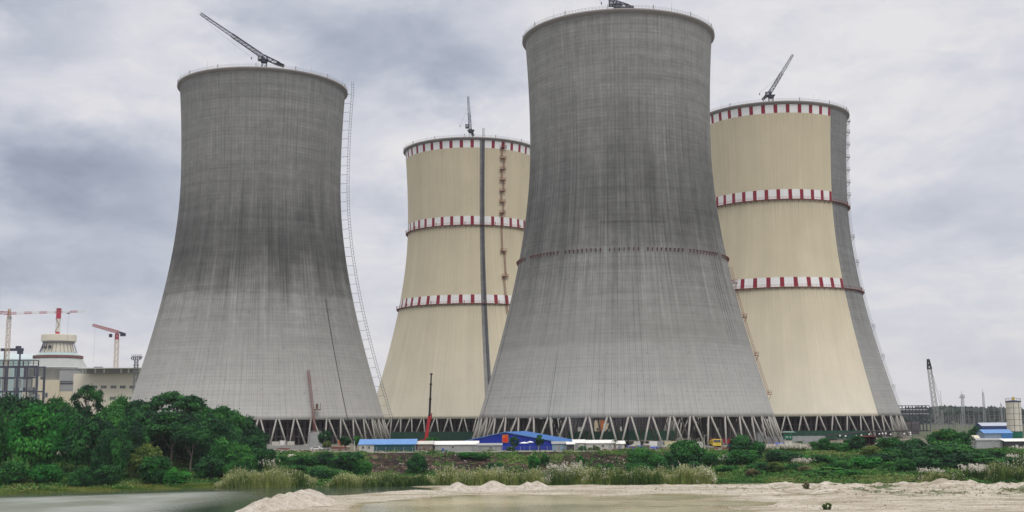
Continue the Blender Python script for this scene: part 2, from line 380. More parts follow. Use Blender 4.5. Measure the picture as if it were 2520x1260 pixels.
conc1 = concrete('stained_concrete_dark_throat', 57.8,
    [(0, (.20, .20, .195)), (.36, (.185, .185, .18)), (.45, (.096, .096, .094)), (.55, (.104, .104, .104)), (.70, (.18, .18, .178)), (.84, (.215, .215, .213)), (1, (.19, .19, .19))],
    [(0, (.45, .446, .436)), (.08, (.395, .392, .382)), (.22, (.305, .303, .297)), (.355, (.235, .234, .23))], 30, [(41.0, .45, -5, 57, .45)], (), 1.3)
conc3 = concrete('stained_concrete_light_skirt', 28.0,
    [(0, (.30, .30, .29)), (.2, (.26, .258, .25)), (.36, (.20, .20, .196)), (.48, (.118, .118, .116)), (.6, (.132, .132, .132)), (.75, (.20, .20, .195)), (.9, (.225, .225, .22)), (1, (.225, .225, .222))],
    [(0, (.41, .407, .397)), (.09, (.345, .343, .337)), (.17, (.30, .299, .293))], 26,
    [(-70.5, 1.3, -5, 95, .4), (52, .3, 28, 62, .5), (54.2, .3, 28, 60, .5), (56.4, .35, 28, 66, .5), (58.7, .3, 28, 56, .45), (-28, .35, -5, 30, .3)], [(-13, 26, 76.8)], 7.7)
paint2 = painted('cream_paint_with_bare_strip', 7.4, 11.7, 1.0, 2.2)
paint4 = painted('cream_paint_with_bare_quarter', 49.5, 150.0, 3.0, 6.1)

# ------------------------------------------------------------------ ground, water
BX = np.array([-400, -200, -130, -80, -40, 0, 53, 133, 250, 400.0]); BY = np.array([285, 296, 306, 330, 330, 328, 325, 313, 302, 290.0])
def yshore(x): return np.interp(x, BX, BY)
def unpx(poly, z=-7.0):
    o = []
    for px, py in poly:
        r = FW * F + RT * (px - 1260) - UP * (py - 630); k = (z - EYE) / r[2]; o.append((r[0] * k, r[1] * k))
    return np.array(o)
POND = unpx([(-420, 1228), (0, 1213), (200, 1207), (400, 1200), (540, 1197.5), (800, 1196), (1000, 1197), (1062, 1202), (1070, 1206), (1010, 1205.5), (965, 1209), (880, 1216), (840, 1219.5), (790, 1219),
             (740, 1226), (690, 1234), (640, 1245), (605, 1256), (570, 1275), (540, 1310), (500, 1400), (-900, 1400)])
POOL = unpx([(820, 1400), (880, 1275), (888, 1252), (900, 1241), (950, 1236.5), (1010, 1232), (1075, 1226), (1140, 1221.5), (1270, 1220), (1400, 1220), (1490, 1223), (1560, 1221), (1690, 1217), (1770, 1219), (1800, 1225),
             (1740, 1228), (1690, 1231), (1780, 1234), (1900, 1239), (1930, 1243), (1850, 1246), (1760, 1246), (1730, 1251), (1830, 1258), (1760, 1275), (1700, 1400)])
def sdf(x, y, poly):
    d2 = np.full(x.shape, 1e18); ins = np.zeros(x.shape, bool); n = len(poly)
    for i in range(n):
        ax, ay = poly[i]; bx, by = poly[(i + 1) % n]; ex, ey = bx - ax, by - ay
        t = np.clip(((x - ax) * ex + (y - ay) * ey) / (ex * ex + ey * ey + 1e-12), 0, 1)
        d2 = np.minimum(d2, (x - ax - t * ex) ** 2 + (y - ay - t * ey) ** 2)
        ins ^= ((ay > y) != (by > y)) & (x < ex * (y - ay) / (ey + 1e-12) + ax)
    return np.where(ins, -1, 1) * np.sqrt(d2)
def terrain(x, y):
    """height plus material weights (sand, vegetation, dark soil)"""
    x = np.asarray(x, float); y = np.asarray(y, float)
    ys = yshore(x); u = y - ys
    dp = sdf(x, y, POND); dm = sdf(x, y, POOL); near = y < 420
    # sand flats
    ridged = np.abs(fbm(x * .16, y * .10, 4)) * 2
    lump = sst(x, 40, 88) * (1 - sst(x, 150, 190)) * sst(y, 262, 292) * (1 - sst(u, 4, 10))
    zs = -7 + np.clip(.07 * dp, -.9, .24)
    zs = np.minimum(zs, np.where(dm < 0, -7.0 - np.clip(-dm * .02, 0, .09), -7 + np.clip(.06 * dm, 0, .22)))
    zs = zs + fbm(x * .22, y * .22, 4) * .15 * sst(np.minimum(dp, dm), .3, 4) + fbm(x * .04, y * .24, 4) * .55 * (dm < 3) * sst(x, -12, 25) + fbm(x * .5, y * .8, 3) * .10 * (dm > 1)
    zs = zs + lump * (.05 + 2.0 * np.clip(ridged - .16, 0, 1) + 2.6 * np.clip(fbm(x * .15 + 3, y * .22, 4) - .02, 0, 1) + 1.3 * fbm(x * .45, y * .45, 3))
    berm = np.exp(-((u + 4.5) / 2.6) ** 2) * sst(x, -14, 8)
    zs = zs + berm * (.10 + .7 * (fbm(x * .3, y * .3, 3) + .12))
    # bank
    wc = sst(x, -58, -44) * (1 - sst(x, 52, 66)); wl = 1 - sst(x, -70, -48); wr = 1 - np.clip(wc + wl, 0, 1)
    ye = 400.0 + fbm(x * .05, x * 0 + 3.3, 2) * 5
    zc = -6.9 + 1.0 * sst(u, 0, 45) + 5.9 * sst(y, 372, ye)
    zl = -6.9 + .5 * sst(u, 0, 9) + 6.4 * np.clip((u - 7) / 66, 0, 1)
    zr = -6.7 + .8 * sst(u, 0, 14) + 5.9 * np.clip((u - 10) / 70, 0, 1)
    zb = zc * wc + zl * wl + zr * wr
    zb = zb + fbm(x * .13, y * .13, 4) * 1.1 * sst(u, 4, 16) * (1 - sst(y, 398, 406)) * (1 - .45 * wc)
    zb = np.minimum(zb, 0) * (1 - sst(y, ye, ye + 4)) + 0
    k = sst(u, -3, 5)
    z = np.where(near, zs * (1 - k) + zb * k, 0)
    far = (1 - near) * fbm(x * .02, y * .02, 3) * .25 * sst(y, 420, 440)
    z = z + far
    # weights
    veg = sst(u + fbm(x * .2, y * .2, 3) * 9, 0, 4)
    soil = wc * sst(y + fbm(x * .15, y * .12, 3) * 14, 368, 374) * (1 - sst(y, 399, 404)) * sst(fbm(x * .12 + 40, y * .09, 4), -.17, -.05)
    plant = sst(y, ye + 1, ye + 7)
    sand = 1 - sst(u + fbm(x * .25, y * .25, 3) * 6, -2, 3)
    tuft = sst(fbm(x * .11 + 9, y * .2, 4), .07, .16) * lump
    return z, np.stack([np.clip(sand - tuft * .8, 0, 1), np.clip(veg * (1 - soil) * (1 - plant) + tuft * .8, 0, 1), soil, plant], -1)
def gz(x, y): return float(terrain(np.array([x]), np.array([y]))[0][0])
def grow(a, b, n, p=2.2): return a + (b - a) * np.linspace(0, 1, n) ** p
xs = np.concatenate([-grow(270, 6000, 26)[::-1], np.arange(-269, 269.5, 1.0), grow(270, 6000, 26)])
ys_ = np.concatenate([np.linspace(-300, 150, 16), np.arange(152, 224, 2.0), np.arange(224, 420, .8), np.arange(420, 470, 3.0), grow(472, 6000, 40)])
GX, GY = np.meshgrid(xs, ys_); gxf, gyf = GX.ravel(), GY.ravel()
gzv, gw = terrain(gxf, gyf)
nx, ny = len(xs), len(ys_)
me = bpy.data.meshes.new('ground'); idx = np.arange(nx * ny).reshape(ny, nx)
quads = np.stack([idx[:-1, :-1], idx[:-1, 1:], idx[1:, 1:], idx[1:, :-1]], -1).reshape(-1, 4)
def fastmesh(me, verts, quads, k=4):
    me.vertices.add(len(verts)); me.vertices.foreach_set('co', np.ascontiguousarray(verts, dtype=np.float32).ravel())
    me.loops.add(quads.size); me.loops.foreach_set('vertex_index', np.ascontiguousarray(quads, dtype=np.int32).ravel())
    me.polygons.add(len(quads)); me.polygons.foreach_set('loop_start', np.arange(0, quads.size, k, dtype=np.int32))
    me.update(calc_edges=True)
fastmesh(me, np.stack([gxf, gyf, gzv], -1), quads)
me.polygons.foreach_set('use_smooth', np.ones(len(quads), bool))
ca = me.color_attributes.new('cover', 'FLOAT_COLOR', 'POINT'); ca.data.foreach_set('color', gw.astype(np.float32).ravel())
gm = bpy.data.materials.new('ground_cover'); gm.use_nodes = True; t = NT(gm.node_tree); b = t.n['Principled BSDF']
at_ = t.new('ShaderNodeAttribute', attribute_name='cover'); cw = t.new('ShaderNodeSeparateColor'); t.l.new(at_.outputs['Color'], cw.inputs[0])
geo = t.new('ShaderNodeNewGeometry'); P = geo.outputs['Position']; pp = t.xyz(P)
na = t.noise(P, .9, 6, .65); nb = t.noise(P, .10, 5, .6); nc = t.noise(t.comb(t.m('MULTIPLY', pp[0], .06), t.m('MULTIPLY', pp[1], .45), 0.0), 1.0, 5, .65)
ndet = t.noise(P, 3.5, 4, .7)
sandc = t.ramp(t.m('ADD', t.m('MULTIPLY', na, .55), t.m('MULTIPLY', nc, .55)), [(.36, (.17, .145, .095)), (.46, (.31, .275, .215)), (.55, (.43, .392, .33)), (.68, (.56, .525, .465))])
wet = t.sstep(t.m('ADD', pp[2], t.m('MULTIPLY', t.m('SUBTRACT', nc, .5), .25)), -6.72, -6.95)
sandc = t.mix(t.m('MULTIPLY', wet, .85), sandc, t.mix(t.sstep(nb, .4, .6), (.12, .115, .045), (.27, .235, .155)))
damp = t.sstep(t.noise(t.comb(t.m('MULTIPLY', pp[0], .035), t.m('MULTIPLY', pp[1], .16), 7.0), 1.0, 5, .6), .50, .62)
sandc = t.mix(t.m('MULTIPLY', damp, .6), sandc, (.22, .185, .125))
trk = t.noise(t.comb(t.m('MULTIPLY', pp[0], .12), t.m('MULTIPLY', pp[1], 1.5), 2.0), 1.0, 3, .5)
sandc = t.mix(t.m('MULTIPLY', t.sstep(trk, .60, .70), .45), sandc, (.19, .16, .12))
grass = t.ramp(t.m('ADD', t.m('MULTIPLY', na, .6), t.m('MULTIPLY', nb, .5)), [(.3, (.018, .045, .012)), (.5, (.035, .085, .018)), (.7, (.09, .12, .03)), (.85, (.14, .12, .06))])
soil = t.ramp(t.m('ADD', t.m('MULTIPLY', t.noise(P, .55, 6, .75), .65), t.m('MULTIPLY', nb, .35)), [(.38, (.009, .008, .007)), (.49, (.024, .018, .015)), (.55, (.065, .042, .031)), (.63, (.17, .125, .095))])
yard = t.ramp(nb, [(.3, (.10, .11, .07)), (.5, (.17, .155, .125)), (.7, (.27, .25, .22))])
c = t.mix(cw.outputs[0], grass, sandc); c = t.mix(cw.outputs[2], c, soil)
yard = t.mix(t.m('MULTIPLY', t.sstep(pp[1], 540.0, 680.0), .85), yard, t.mix(nb, (.03, .055, .025), (.10, .115, .065)))
at2 = at_.outputs['Alpha']; c = t.mix(at2, c, yard)
t.l.new(c, b.inputs['Base Color']); b.inputs['Roughness'].default_value = .92; b.inputs['Specular IOR Level'].default_value = .1
bn = t.new('ShaderNodeBump'); bn.inputs['Strength'].default_value = .8; bn.inputs['Distance'].default_value = .35
t.l.new(t.m('ADD', t.m('MULTIPLY', na, .7), t.m('MULTIPLY', ndet, .3)), bn.inputs['Height']); t.l.new(bn.outputs[0], b.inputs['Normal'])
me.materials.append(gm)
ground = meshobj('ground', me); tag(ground, kind='structure')

def water_mat(name, col, r0, r1, sc, strength, wind):
    m = bpy.data.materials.new(name); m.use_nodes = True; t = NT(m.node_tree); b = t.n['Principled BSDF']
    g = t.new('ShaderNodeNewGeometry'); p = t.xyz(g.outputs['Position'])
    n1 = t.noise(t.comb(t.m('MULTIPLY', p[0], .5), p[1], 0.0), sc, 5, .65); n2 = t.noise(g.outputs['Position'], .035, 4, .55)
    ruf = n2
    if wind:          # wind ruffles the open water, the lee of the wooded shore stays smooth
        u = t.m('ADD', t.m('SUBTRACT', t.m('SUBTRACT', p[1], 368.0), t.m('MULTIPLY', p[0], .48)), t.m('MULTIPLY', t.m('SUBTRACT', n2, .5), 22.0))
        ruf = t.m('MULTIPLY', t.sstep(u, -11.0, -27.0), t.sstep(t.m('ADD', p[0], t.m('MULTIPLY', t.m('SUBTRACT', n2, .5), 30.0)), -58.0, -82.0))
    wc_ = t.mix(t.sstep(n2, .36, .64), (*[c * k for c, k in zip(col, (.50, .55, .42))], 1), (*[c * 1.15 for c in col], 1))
    if wind: wc_ = t.mix(ruf, (.045, .062, .045), wc_)  # ruffled water coloured paler, standing in for the bright sky it reflects
    t.l.new(wc_, b.inputs['Base Color'])
    t.l.new(t.m('ADD', r0, t.m('MULTIPLY', ruf, r1 - r0)), b.inputs['Roughness']); b.inputs['IOR'].default_value = 1.33
    bn = t.new('ShaderNodeBump'); bn.inputs['Distance'].default_value = .6
    b.inputs['Specular IOR Level'].default_value = 1.0
    t.l.new(t.m('ADD', .04, t.m('MULTIPLY', ruf, strength)), bn.inputs['Strength'])
    t.l.new(n1, bn.inputs['Height']); t.l.new(bn.outputs[0], b.inputs['Normal'])
    return m
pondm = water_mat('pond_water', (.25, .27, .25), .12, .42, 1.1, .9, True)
poolm = water_mat('muddy_water', (.36, .325, .20), .10, .22, 1.2, .08, False)
m = MB(); xr = -9.0
ysr = [120, 345]
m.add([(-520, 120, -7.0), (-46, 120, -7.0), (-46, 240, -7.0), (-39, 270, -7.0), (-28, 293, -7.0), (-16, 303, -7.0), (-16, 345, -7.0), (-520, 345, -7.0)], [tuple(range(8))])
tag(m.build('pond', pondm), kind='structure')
m = MB(); m.add([(-45.6, 120, -6.985), (110, 120, -6.985), (110, 302, -6.985), (-15.6, 302, -6.985), (-27.6, 292.4, -6.985), (-38.6, 269.6, -6.985), (-45.6, 240, -6.985)], [tuple(range(7))])
tag(m.build('muddy_pool', poolm), kind='structure')

# ------------------------------------------------------------------ cooling towers
R0, ZT, CL, CU = 38.90, 118.40, 96.20, 148.36
def rad(z):                     # z above shell foot
    c = CL if z < ZT else CU
    return R0 * sqrt(1 + ((z - ZT) / c) ** 2)
HT = 163.6
def on(th, z, off=0.0):         # point on shell (bearing in degrees, 0 faces the river), tower-local
    a = R(th); r = rad(z) + off
    return Vector((r * sin(a), -r * cos(a), z + 11.0))
NS, NZ = 256, 90
def shell_mesh():
    m = MB(); z = np.linspace(0, HT, NZ)
    prof = [(rad(k), k + 11.0) for k in z] + [(rad(k) - .75, k + 11.0) for k in z[::-1]]
    return m.lathe(prof, NS, closed=True)
def leg_mesh(sgn):
    m = MB(); a0, a1 = R(.50) * sgn, R(3.67 - .50) * sgn
    rt, rb = rad(0) - .4, rad(0) + 3.3
    p = (rt * sin(a0), -rt * cos(a0), 11.3); q = (rb * sin(a1), -rb * cos(a1), 0.25)
    m.cyl(q, p, .37, .37, 12)
    m.box(rb * sin(a1), -rb * cos(a1), -.3, 1.5, 1.8, .75, a1)
    return m.mesh('leg', legcon, True)
LEGA, LEGB = leg_mesh(-1), leg_mesh(1)
def cornice_mesh():
    z0 = HT - .9; r0 = rad(z0); rt = rad(HT)
    return MB().lathe([(r0 + .02, 11 + z0), (rt + .9, 11 + HT - .2), (rt + 1.35, 11 + HT + .1), (rt + 1.3, 11 + HT + .8), (rt - .4, 11 + HT + .8), (rt - .4, 11 + HT - .02), (rt + .1, 11 + HT - .02)], 160).mesh('cornice', cornicecon, True)
CORN = cornice_mesh()
def rail_mesh(z, r, n, h=1.2, post=.09):
    m = MB()
    for k in range(n):
        a = 2 * pi * k / n; m.beam((r * cos(a), r * sin(a), z), (r * cos(a), r * sin(a), z + h), post)
    for zz_ in (z + h, z + h * .55):
        pts = [(r * cos(2 * pi * k / 120), r * sin(2 * pi * k / 120), zz_) for k in range(121)]
        m.tube(pts, post * .5, 4)
    for k in range(14):
        a = 2 * pi * (k + .3) / 14; m.box(r * cos(a), r * sin(a), z, .4, .4, h + .6)
    return m
RAIL = rail_mesh(11 + HT + .8, rad(HT) + 1.1, 180).mesh('guard_rail', palesteel)
ROD = MB().cyl((0, 0, 0), (0, 0, 4.5), .06, .03, 5).mesh('lightning_rod', palesteel)
def walkway_mesh(z):
    m = MB(); r = rad(z)
    m.lathe([(r - .05, 11 + z), (r + 1.25, 11 + z), (r + 1.25, 11 + z + .2), (r - .05, 11 + z + .2)], 160, closed=True)
    for k in range(80):
        p = on(4.5 * k, z, 0); q = on(4.5 * k, z, 1.15)
        m.beam((p.x, p.y, 11 + z - 1.3), (q.x, q.y, 11 + z), .16)
    return m
WALKS = {}
def walkway(par, z, gap=None):
    if z not in WALKS: WALKS[z] = (walkway_mesh(z).mesh('walkway', rustred), rail_mesh(11 + z + .32, rad(z) + 1.2, 150, 1.2, .07).mesh('railing', rustred))
    wk = meshobj('walkway', WALKS[z][0], par); meshobj('railing', WALKS[z][1], wk)
def fill_mesh(full):
    """precast fill columns and beams standing inside the tower foot"""
    m = MB(); rs = [44, 48, 52, 56]
    for r in rs:
        n = int(2 * pi * r / 2.6)
        for k in range(n):
            a = 2 * pi * k / n + r; th = math.degrees(atan2(sin(a), -cos(a)))
            if not full and abs(sin(a)) < .62: continue
            m.box(r * sin(a), -r * cos(a), 0, .35, .35, 10.6, a)
        if full:
            for z in (3.4, 6.8, 10.0): m.lathe([(r - .15, z), (r + .15, z), (r + .15, z + .35), (r - .15, z + .35)], 60, closed=True)
    return m
FILL = fill_mesh(True).mesh('fill_columns', pm('fill_concrete', (.13, .11, .12), .9, .6, .5, streak=.3)); FILLP = fill_mesh(False).mesh('fill_columns', pm('bare_fill_concrete', (.17, .165, .16), .9, .4, .5))
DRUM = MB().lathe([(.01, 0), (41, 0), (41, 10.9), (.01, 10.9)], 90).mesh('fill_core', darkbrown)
def ladder(par, th, z0, z1, mat, off=.5, wid=.8, plats=(), cage=.45, name='ladder', rung=.9, mast=False, pw=1.6, zig=0.0):
    """caged ladder that follows the shell"""
    m = MB(); zs = list(np.arange(z0, z1, 1.2)) + [z1]; half = math.degrees(wid / 2 / 45)
    sh = lambda z: th + (zig if sum(z > q for q in plats) % 2 else -zig)
    for sgn in (-1, 1):
        for a, bb in zip(zs[:-1], zs[1:]): m.beam(on(sh(a) + sgn * half, a, off), on(sh(a) + sgn * half, bb, off), .12)
    for z in np.arange(z0, z1, rung):
        m.beam(on(sh(z) - half, z, off), on(sh(z) + half, z, off), .07)
        if cage: m.beam(on(sh(z) - half, z, off + cage), on(sh(z) + half, z, off + cage), .06); m.beam(on(sh(z) - half, z, off), on(sh(z) - half, z, off + cage), .06); m.beam(on(sh(z) + half, z, off), on(sh(z) + half, z, off + cage), .06)
    if cage:
        for a, bb in zip(zs[:-1], zs[1:]): m.beam(on(sh(a) - half, a, off + cage), on(sh(a) - half, bb, off + cage), .09); m.beam(on(sh(a) + half, a, off + cage), on(sh(a) + half, bb, off + cage), .09)
    o = m.build(name, mat, par)
    for z in plats:
        q = MB(); ph = math.degrees(pw / 45)
        for oo in (0, .35): pass
        A, B_, C_, D_ = on(th - ph, z, 0), on(th + ph, z, 0), on(th + ph, z, off + 1.3), on(th - ph, z, off + 1.3)
        q.prism([A, B_, C_, D_], (0, 0, .16))
        for e in (C_, D_, (C_ + D_) / 2, B_.lerp(C_, .3), A.lerp(D_, .3)): q.beam(e, e + Vector((0, 0, 1.5)), .1)
        for h in (.8, 1.5): q.beam(C_ + Vector((0, 0, h)), D_ + Vector((0, 0, h)), .09); q.beam(A + Vector((0, 0, h)), D_ + Vector((0, 0, h)), .09); q.beam(B_ + Vector((0, 0, h)), C_ + Vector((0, 0, h)), .09)
        q.beam(C_, on(th + ph, max(z - 2.0, 0), .1), .12); q.beam(D_, on(th - ph, max(z - 2.0, 0), .1), .12)
        q.build('platform', mat, o)
    return o
def tower(label, X, Y, mat, phase, full=True):
    t = thing('cooling_tower', label, 'cooling tower', (X, Y, 0), atan2(-X, Y))
    meshobj('shell', SHELLS[mat.name], t)
    meshobj('cornice', CORN, t); meshobj('guard_rail', RAIL, t)
    for k in range(10):
        a = 2 * pi * (k + .4) / 10; o = meshobj('lightning_rod', ROD, t); o.location = ((rad(HT) + .6) * cos(a), (rad(HT) + .6) * sin(a), 11 + HT + .8)
    for k in range(49):
        for me_ in (LEGA, LEGB):
            o = meshobj('leg', me_, t); o.rotation_euler = (0, 0, R(phase + 360 / 49 * k))
    if full:
        o = meshobj('fill_columns', FILL, t); o['kind'] = 'stuff'; meshobj('fill_core', DRUM, t)
    else:
        o = meshobj('fill_columns', FILLP, t); o['kind'] = 'stuff'
    return t
SHELLS = {}
_sm = shell_mesh()
for mt in (conc1, conc3, paint2, paint4): SHELLS[mt.name] = _sm.mesh('shell', mt, True)
T1 = (-124.44, 588.98); T2 = (-25.12, 734.07); T3 = (47.14, 511.50); T4 = (145.75, 656.98)
t1 = tower('bare grey concrete cooling tower with dark stained waist, standing behind the tree covered bank', *T1, conc1, 1.1)
t2 = tower('smallest cream cooling tower with red and white bands and one narrow bare grey strip', *T2, paint2, 3.0)
t3 = tower('tallest bare grey cooling tower, nearest, with its pale lower skirt behind the blue hall', *T3, conc3, 1.7, False)
t4 = tower('cream cooling tower with red and white bands and a wide bare grey right side', *T4, paint4, 1.7)
for q in (t2, t4): walkway(q, 65.6); walkway(q, 112.2)
# bracket ring on the nearest tower
m = MB()
for k in range(150):
    if k % 11 in (3, 4) and k % 3: continue
    a = 2.4 * k + 1.2; p, q = on(a, 66.0, 0), on(a, 66.0, 1.0)
    m.beam(p, q, .30); m.beam(q, on(a, 64.7, .05), .24)
m.build('bracket_ring', pm('dark_rust', (.13, .045, .04), .8, .4, .5), t3)
ladder(t3, 83.0, 9, 62.5, rustred, plats=(9, 25, 41, 55.5), pw=1.2, cage=.7)
# tower 2: bare strip hoist mast and zig-zag ladder
m = MB(); zs = list(np.arange(16, 172, 2.0))
for a, bb in zip(zs[:-1], zs[1:]):
    ra = (lambda z: on(10.3, min(z, HT), .6) + Vector((0, 0, max(0, z - HT))))
    for dx in (-.45, .45): m.beam(ra(a) + Vector((dx, 0, 0)), ra(bb) + Vector((dx, 0, 0)), .22)
    m.beam(ra(a) + Vector((-.45, 0, 0)), ra(bb) + Vector((.45, 0, 0)), .12); m.beam(ra(a) + Vector((-.45, 0, 0)), ra(a) + Vector((.45, 0, 0)), .14)
m.build('hoist_mast', navysteel, t2)
ladder(t2, 27.8, 60, HT - 1, rustred, plats=(82, 97, 120, 126.5, 133, 139.5, 146, 152.5, 159), pw=1.9, zig=.9, wid=.9)
# tower 4: pale ladder up the right edge
ladder(t4, 85.0, 3, HT - 3, palesteel, plats=(15, 31, 47, 82, 96, 119, 126, 133, 140, 147, 154, 160), pw=.9, cage=.8)
# tower 1: stand-off hoist mast, right edge
m = MB(); th = 84.0; zs = list(np.arange(-1.0, 171, 1.5))
f_ = lambda z, o: on(th, min(max(z, 0), HT), o) + Vector((0, 0, max(0, z - HT) + min(0, z)))
for a, bb in zip(zs[:-1], zs[1:]):
    for o_ in (3.2, 4.3): m.beam(f_(a, o_), f_(bb, o_), .17)
    m.beam(f_(a, 3.2), f_(a, 4.3), .13)
for z in np.arange(2, HT, 4.6): m.beam(f_(z, -.3), f_(z + .3, 3.2), .15)
m.build('hoist_mast', midsteel, t1)
# tower 1: red climbing hoist on the front
m = MB(); th = 23.5
g_ = lambda z: (on(th, max(z, 0), 1.0) + Vector((0, -min(z, 0) * -.31, min(z, 0))))
zs = list(np.arange(-10.8, 22.5, 1.1))
for a, bb in zip(zs[:-1], zs[1:]):
    for dx in (-.5, .5):
        for dy in (0, -.9): m.beam(g_(a) + Vector((dx, dy, 0)), g_(bb) + Vector((dx, dy, 0)), .13)
    m.beam(g_(a) + Vector((-.5, -.9, 0)), g_(bb) + Vector((.5, -.9, 0)), .14); m.beam(g_(a) + Vector((-.5, -.9, 0)), g_(a) + Vector((.5, -.9, 0)), .12)
hm = m.build('hoist_mast', pm('dull_red_steel', (.20, .055, .055), .7, .3, 1), t1)
q = MB(); c_ = g_(4.5) + Vector((1.9, -.5, 0)); q.box(c_.x, c_.y, c_.z - .3, 3.0, 1.6, .4); q.box(c_.x + 1.3, c_.y, c_.z, .15, 1.5, 2.8); q.box(c_.x - .2, c_.y, c_.z + .3, 1.0, 1.0, 2.2)
q.build('hoist_cage', brown, hm)
m = MB(); m.tube([on(41.0, z, .10) for z in np.arange(0, 58, 2)], .07, 4); m.build('lightning_conductor', blacksteel, t1)

# ------------------------------------------------------------------ cranes
def luffing_crane(label, X, Y, piv, tip, tail, cab, w=1.9, bays=26, mast_w=2.2, steel=darksteel):
    t = thing('luffing_crane', label, 'crane', (X, Y, 0)); L = Vector((X, Y, 0)); up = (0, 1, 0)
    P_, T_, B_, C_ = (at(*q, Y) - L for q in (piv, tip, tail, cab))
    zb = min(P_.z, C_.z) - 1.6
    MB().lattice((0, 0, 0), (0, 0, zb - .6), mast_w, mast_w, 60, .22, (0, 1, 0)).build('mast', steel, t)
    m = MB(); m.cyl((0, 0, zb - .6), (0, 0, zb + .5), 1.7, 1.7, 14); m.box(0, 0, zb + .5, 4.2, 3.4, .5); m.beam((0, -.9, zb + .8), P_ + Vector((0, -.9, 0)), .5); m.beam((0, .9, zb + .8), P_ + Vector((0, .9, 0)), .5); m.build('slewing_platform', steel, t)
    j = MB().lattice(P_, T_, w, w * .65, bays, .16, up, .09); j.lattice(P_.lerp(T_, .03), P_.lerp(T_, .5), w * 1.12, w, max(4, bays // 2), .14, up, .08)
    j.beam(P_.lerp(T_, .1) + Vector((0, 0, .9)), P_.lerp(T_, .98) + Vector((0, 0, .3)), .12)
    jo = j.build('jib', steel, t)
    MB().lattice(P_, B_, w * 1.1, w * .9, 6, .26, up, .18).build('counter_jib', steel, t)
    d_ = (B_ - P_).normalized(); MB().beam(B_ - d_ * 1.5, B_ + d_ * 2.4, 1.9, 1.5).build('counterweight', blacksteel, t)
    m = MB(); m.box(C_.x, C_.y, C_.z - 1.2, 2.4, 2.0, 2.4); cb = m.build('cab', steel, t)
    MB().box(C_.x - .1, C_.y - 1.04, C_.z - .5, 1.3, .1, 1.2).build('window', palesteel, cb)
    hk = T_ + Vector((0, 0, 0)); m = MB(); m.tube([hk, hk + (C_ - T_) * .25 + Vector((0, 0, -2.5)), C_ + Vector((-4.5, 0, .6))], .035, 4); m.box(C_.x - 4.5, C_.y, C_.z - .4, .4, .4, 1.1); m.build('hoist_rope', blacksteel, t)
    return t
luffing_crane('dark lattice crane with long jib slanting left above the grey tower behind the trees', *T1, (648, 140), (494, 34), (688, 158), (641, 144), bays=32)
luffing_crane('dark crane with near upright jib on top of the cream tower with the narrow strip', *T2, (1157, 318), (1152, 238), (1161, 326), (1150, 311), w=1.7, bays=14)
luffing_crane('dark crane cut off by the top of the picture above the tallest grey tower', *T3, (1514, 8), (1400, -120), (1546, 17), (1505, 9), bays=26)
luffing_crane('dark crane with jib leaning right above the cream tower with the wide grey side', *T4, (1896, 226), (1951, 135), (1884, 238), (1889, 232), w=1.8, bays=20)

# hammerhead crane far left
def far(px, py, Y): return at(px, py, Y)
Yc = 1100.0; b0 = Vector((gx(8, Yc), Yc, 0)); t = thing('tower_crane', 'hammerhead tower crane with cream mast and long red and white jib at the far left', 'crane', b0)
zt = at(8, 778, Yc).z
MB().lattice((0, 0, 0), (0, 0, zt - 2), 2.9, 2.9, 34, .34, (0, 1, 0), .2).build('mast', creammast, t)
m = MB(); m.lattice((0, 0, zt - 2), (0, 0, zt + 6.5), 2.6, 1.6, 4, .4, (0, 1, 0), .3); m.build('tower_head', creammast, t)
L = at(-75, 764, Yc) - b0; Rr = at(210, 766, Yc) - b0
m = MB(); n_ = 10
for k in range(n_):
    m.cur = k % 2; a = Vector((0, 0, zt + 2.6)).lerp(Rr, k / n_); bb = Vector((0, 0, zt + 2.6)).lerp(Rr, (k + 1) / n_); m.lattice(a, bb, 2.2 - .08 * k, 2.2 - .08 * (k + 1), 5, .22, (0, 0, 1), .13, tri=True)
m.build('jib', [pm('pinkish_red_paint', (.42, .10, .11), .6, .2, .5), white], t)
MB().lattice((0, 0, zt + 2.6), L, 2.4, 2.4, 10, .35, (0, 0, 1), .25).build('counter_jib', redpaint, t)
MB().box(L.x + 2, 0, L.z - 3, 4.5, 2, 3.2).build('counterweight', dullcon, t)
MB().box(1.6, -1.6, zt - 3.2, 2.2, 2.2, 2.8).build('cab', palesteel, t)
k_ = Vector((0, 0, zt + 2.6)).lerp(Rr, .78); m = MB(); m.box(k_.x, k_.y, k_.z - 1.9, 2.6, 1.4, .7); m.beam(k_, k_ + Vector((0, 0, -26)), .1); m.build('trolley', navysteel, t)
# pink jib crane by the cream block
Yc = 1120.0; b0 = Vector((gx(279, Yc), Yc, 0)); t = thing('tower_crane', 'tower crane with short pink red jib above the long cream block', 'crane', b0)
zt = at(279, 836, Yc).z
MB().lattice((0, 0, 0), (0, 0, zt), 3.1, 3.1, 30, .36, (0, 1, 0), .2).build('mast', creammast, t)
MB().lattice((0, 0, zt), (0, 0, zt + 5.5), 2.4, 2.4, 3, .6, (0, 1, 0), .4).build('tower_head', redpaint, t)
A = at(290, 817, Yc) - b0; B_ = at(251, 805, Yc) - b0; B_.y -= 24
MB().lattice(A, B_, 2.3, 1.8, 14, .45, (0, 0, 1), .3).build('jib', pm('faded_pink_red', (.50, .24, .25), .6, .2, .5), t)
C_ = at(296, 819, Yc) - b0; C_.y += 8; m = MB(); m.beam(A, C_, 1.6); m.build('counter_jib', navysteel, t); MB().box(C_.x, C_.y, C_.z - 2.6, 4.4, 3, 3).build('counterweight', darksteel, t)
C_ = at(274, 826, Yc) - b0; MB().box(C_.x, -2, C_.z - 1.6, 2.4, 2.4, 3.0).build('cab', darksteel, t)
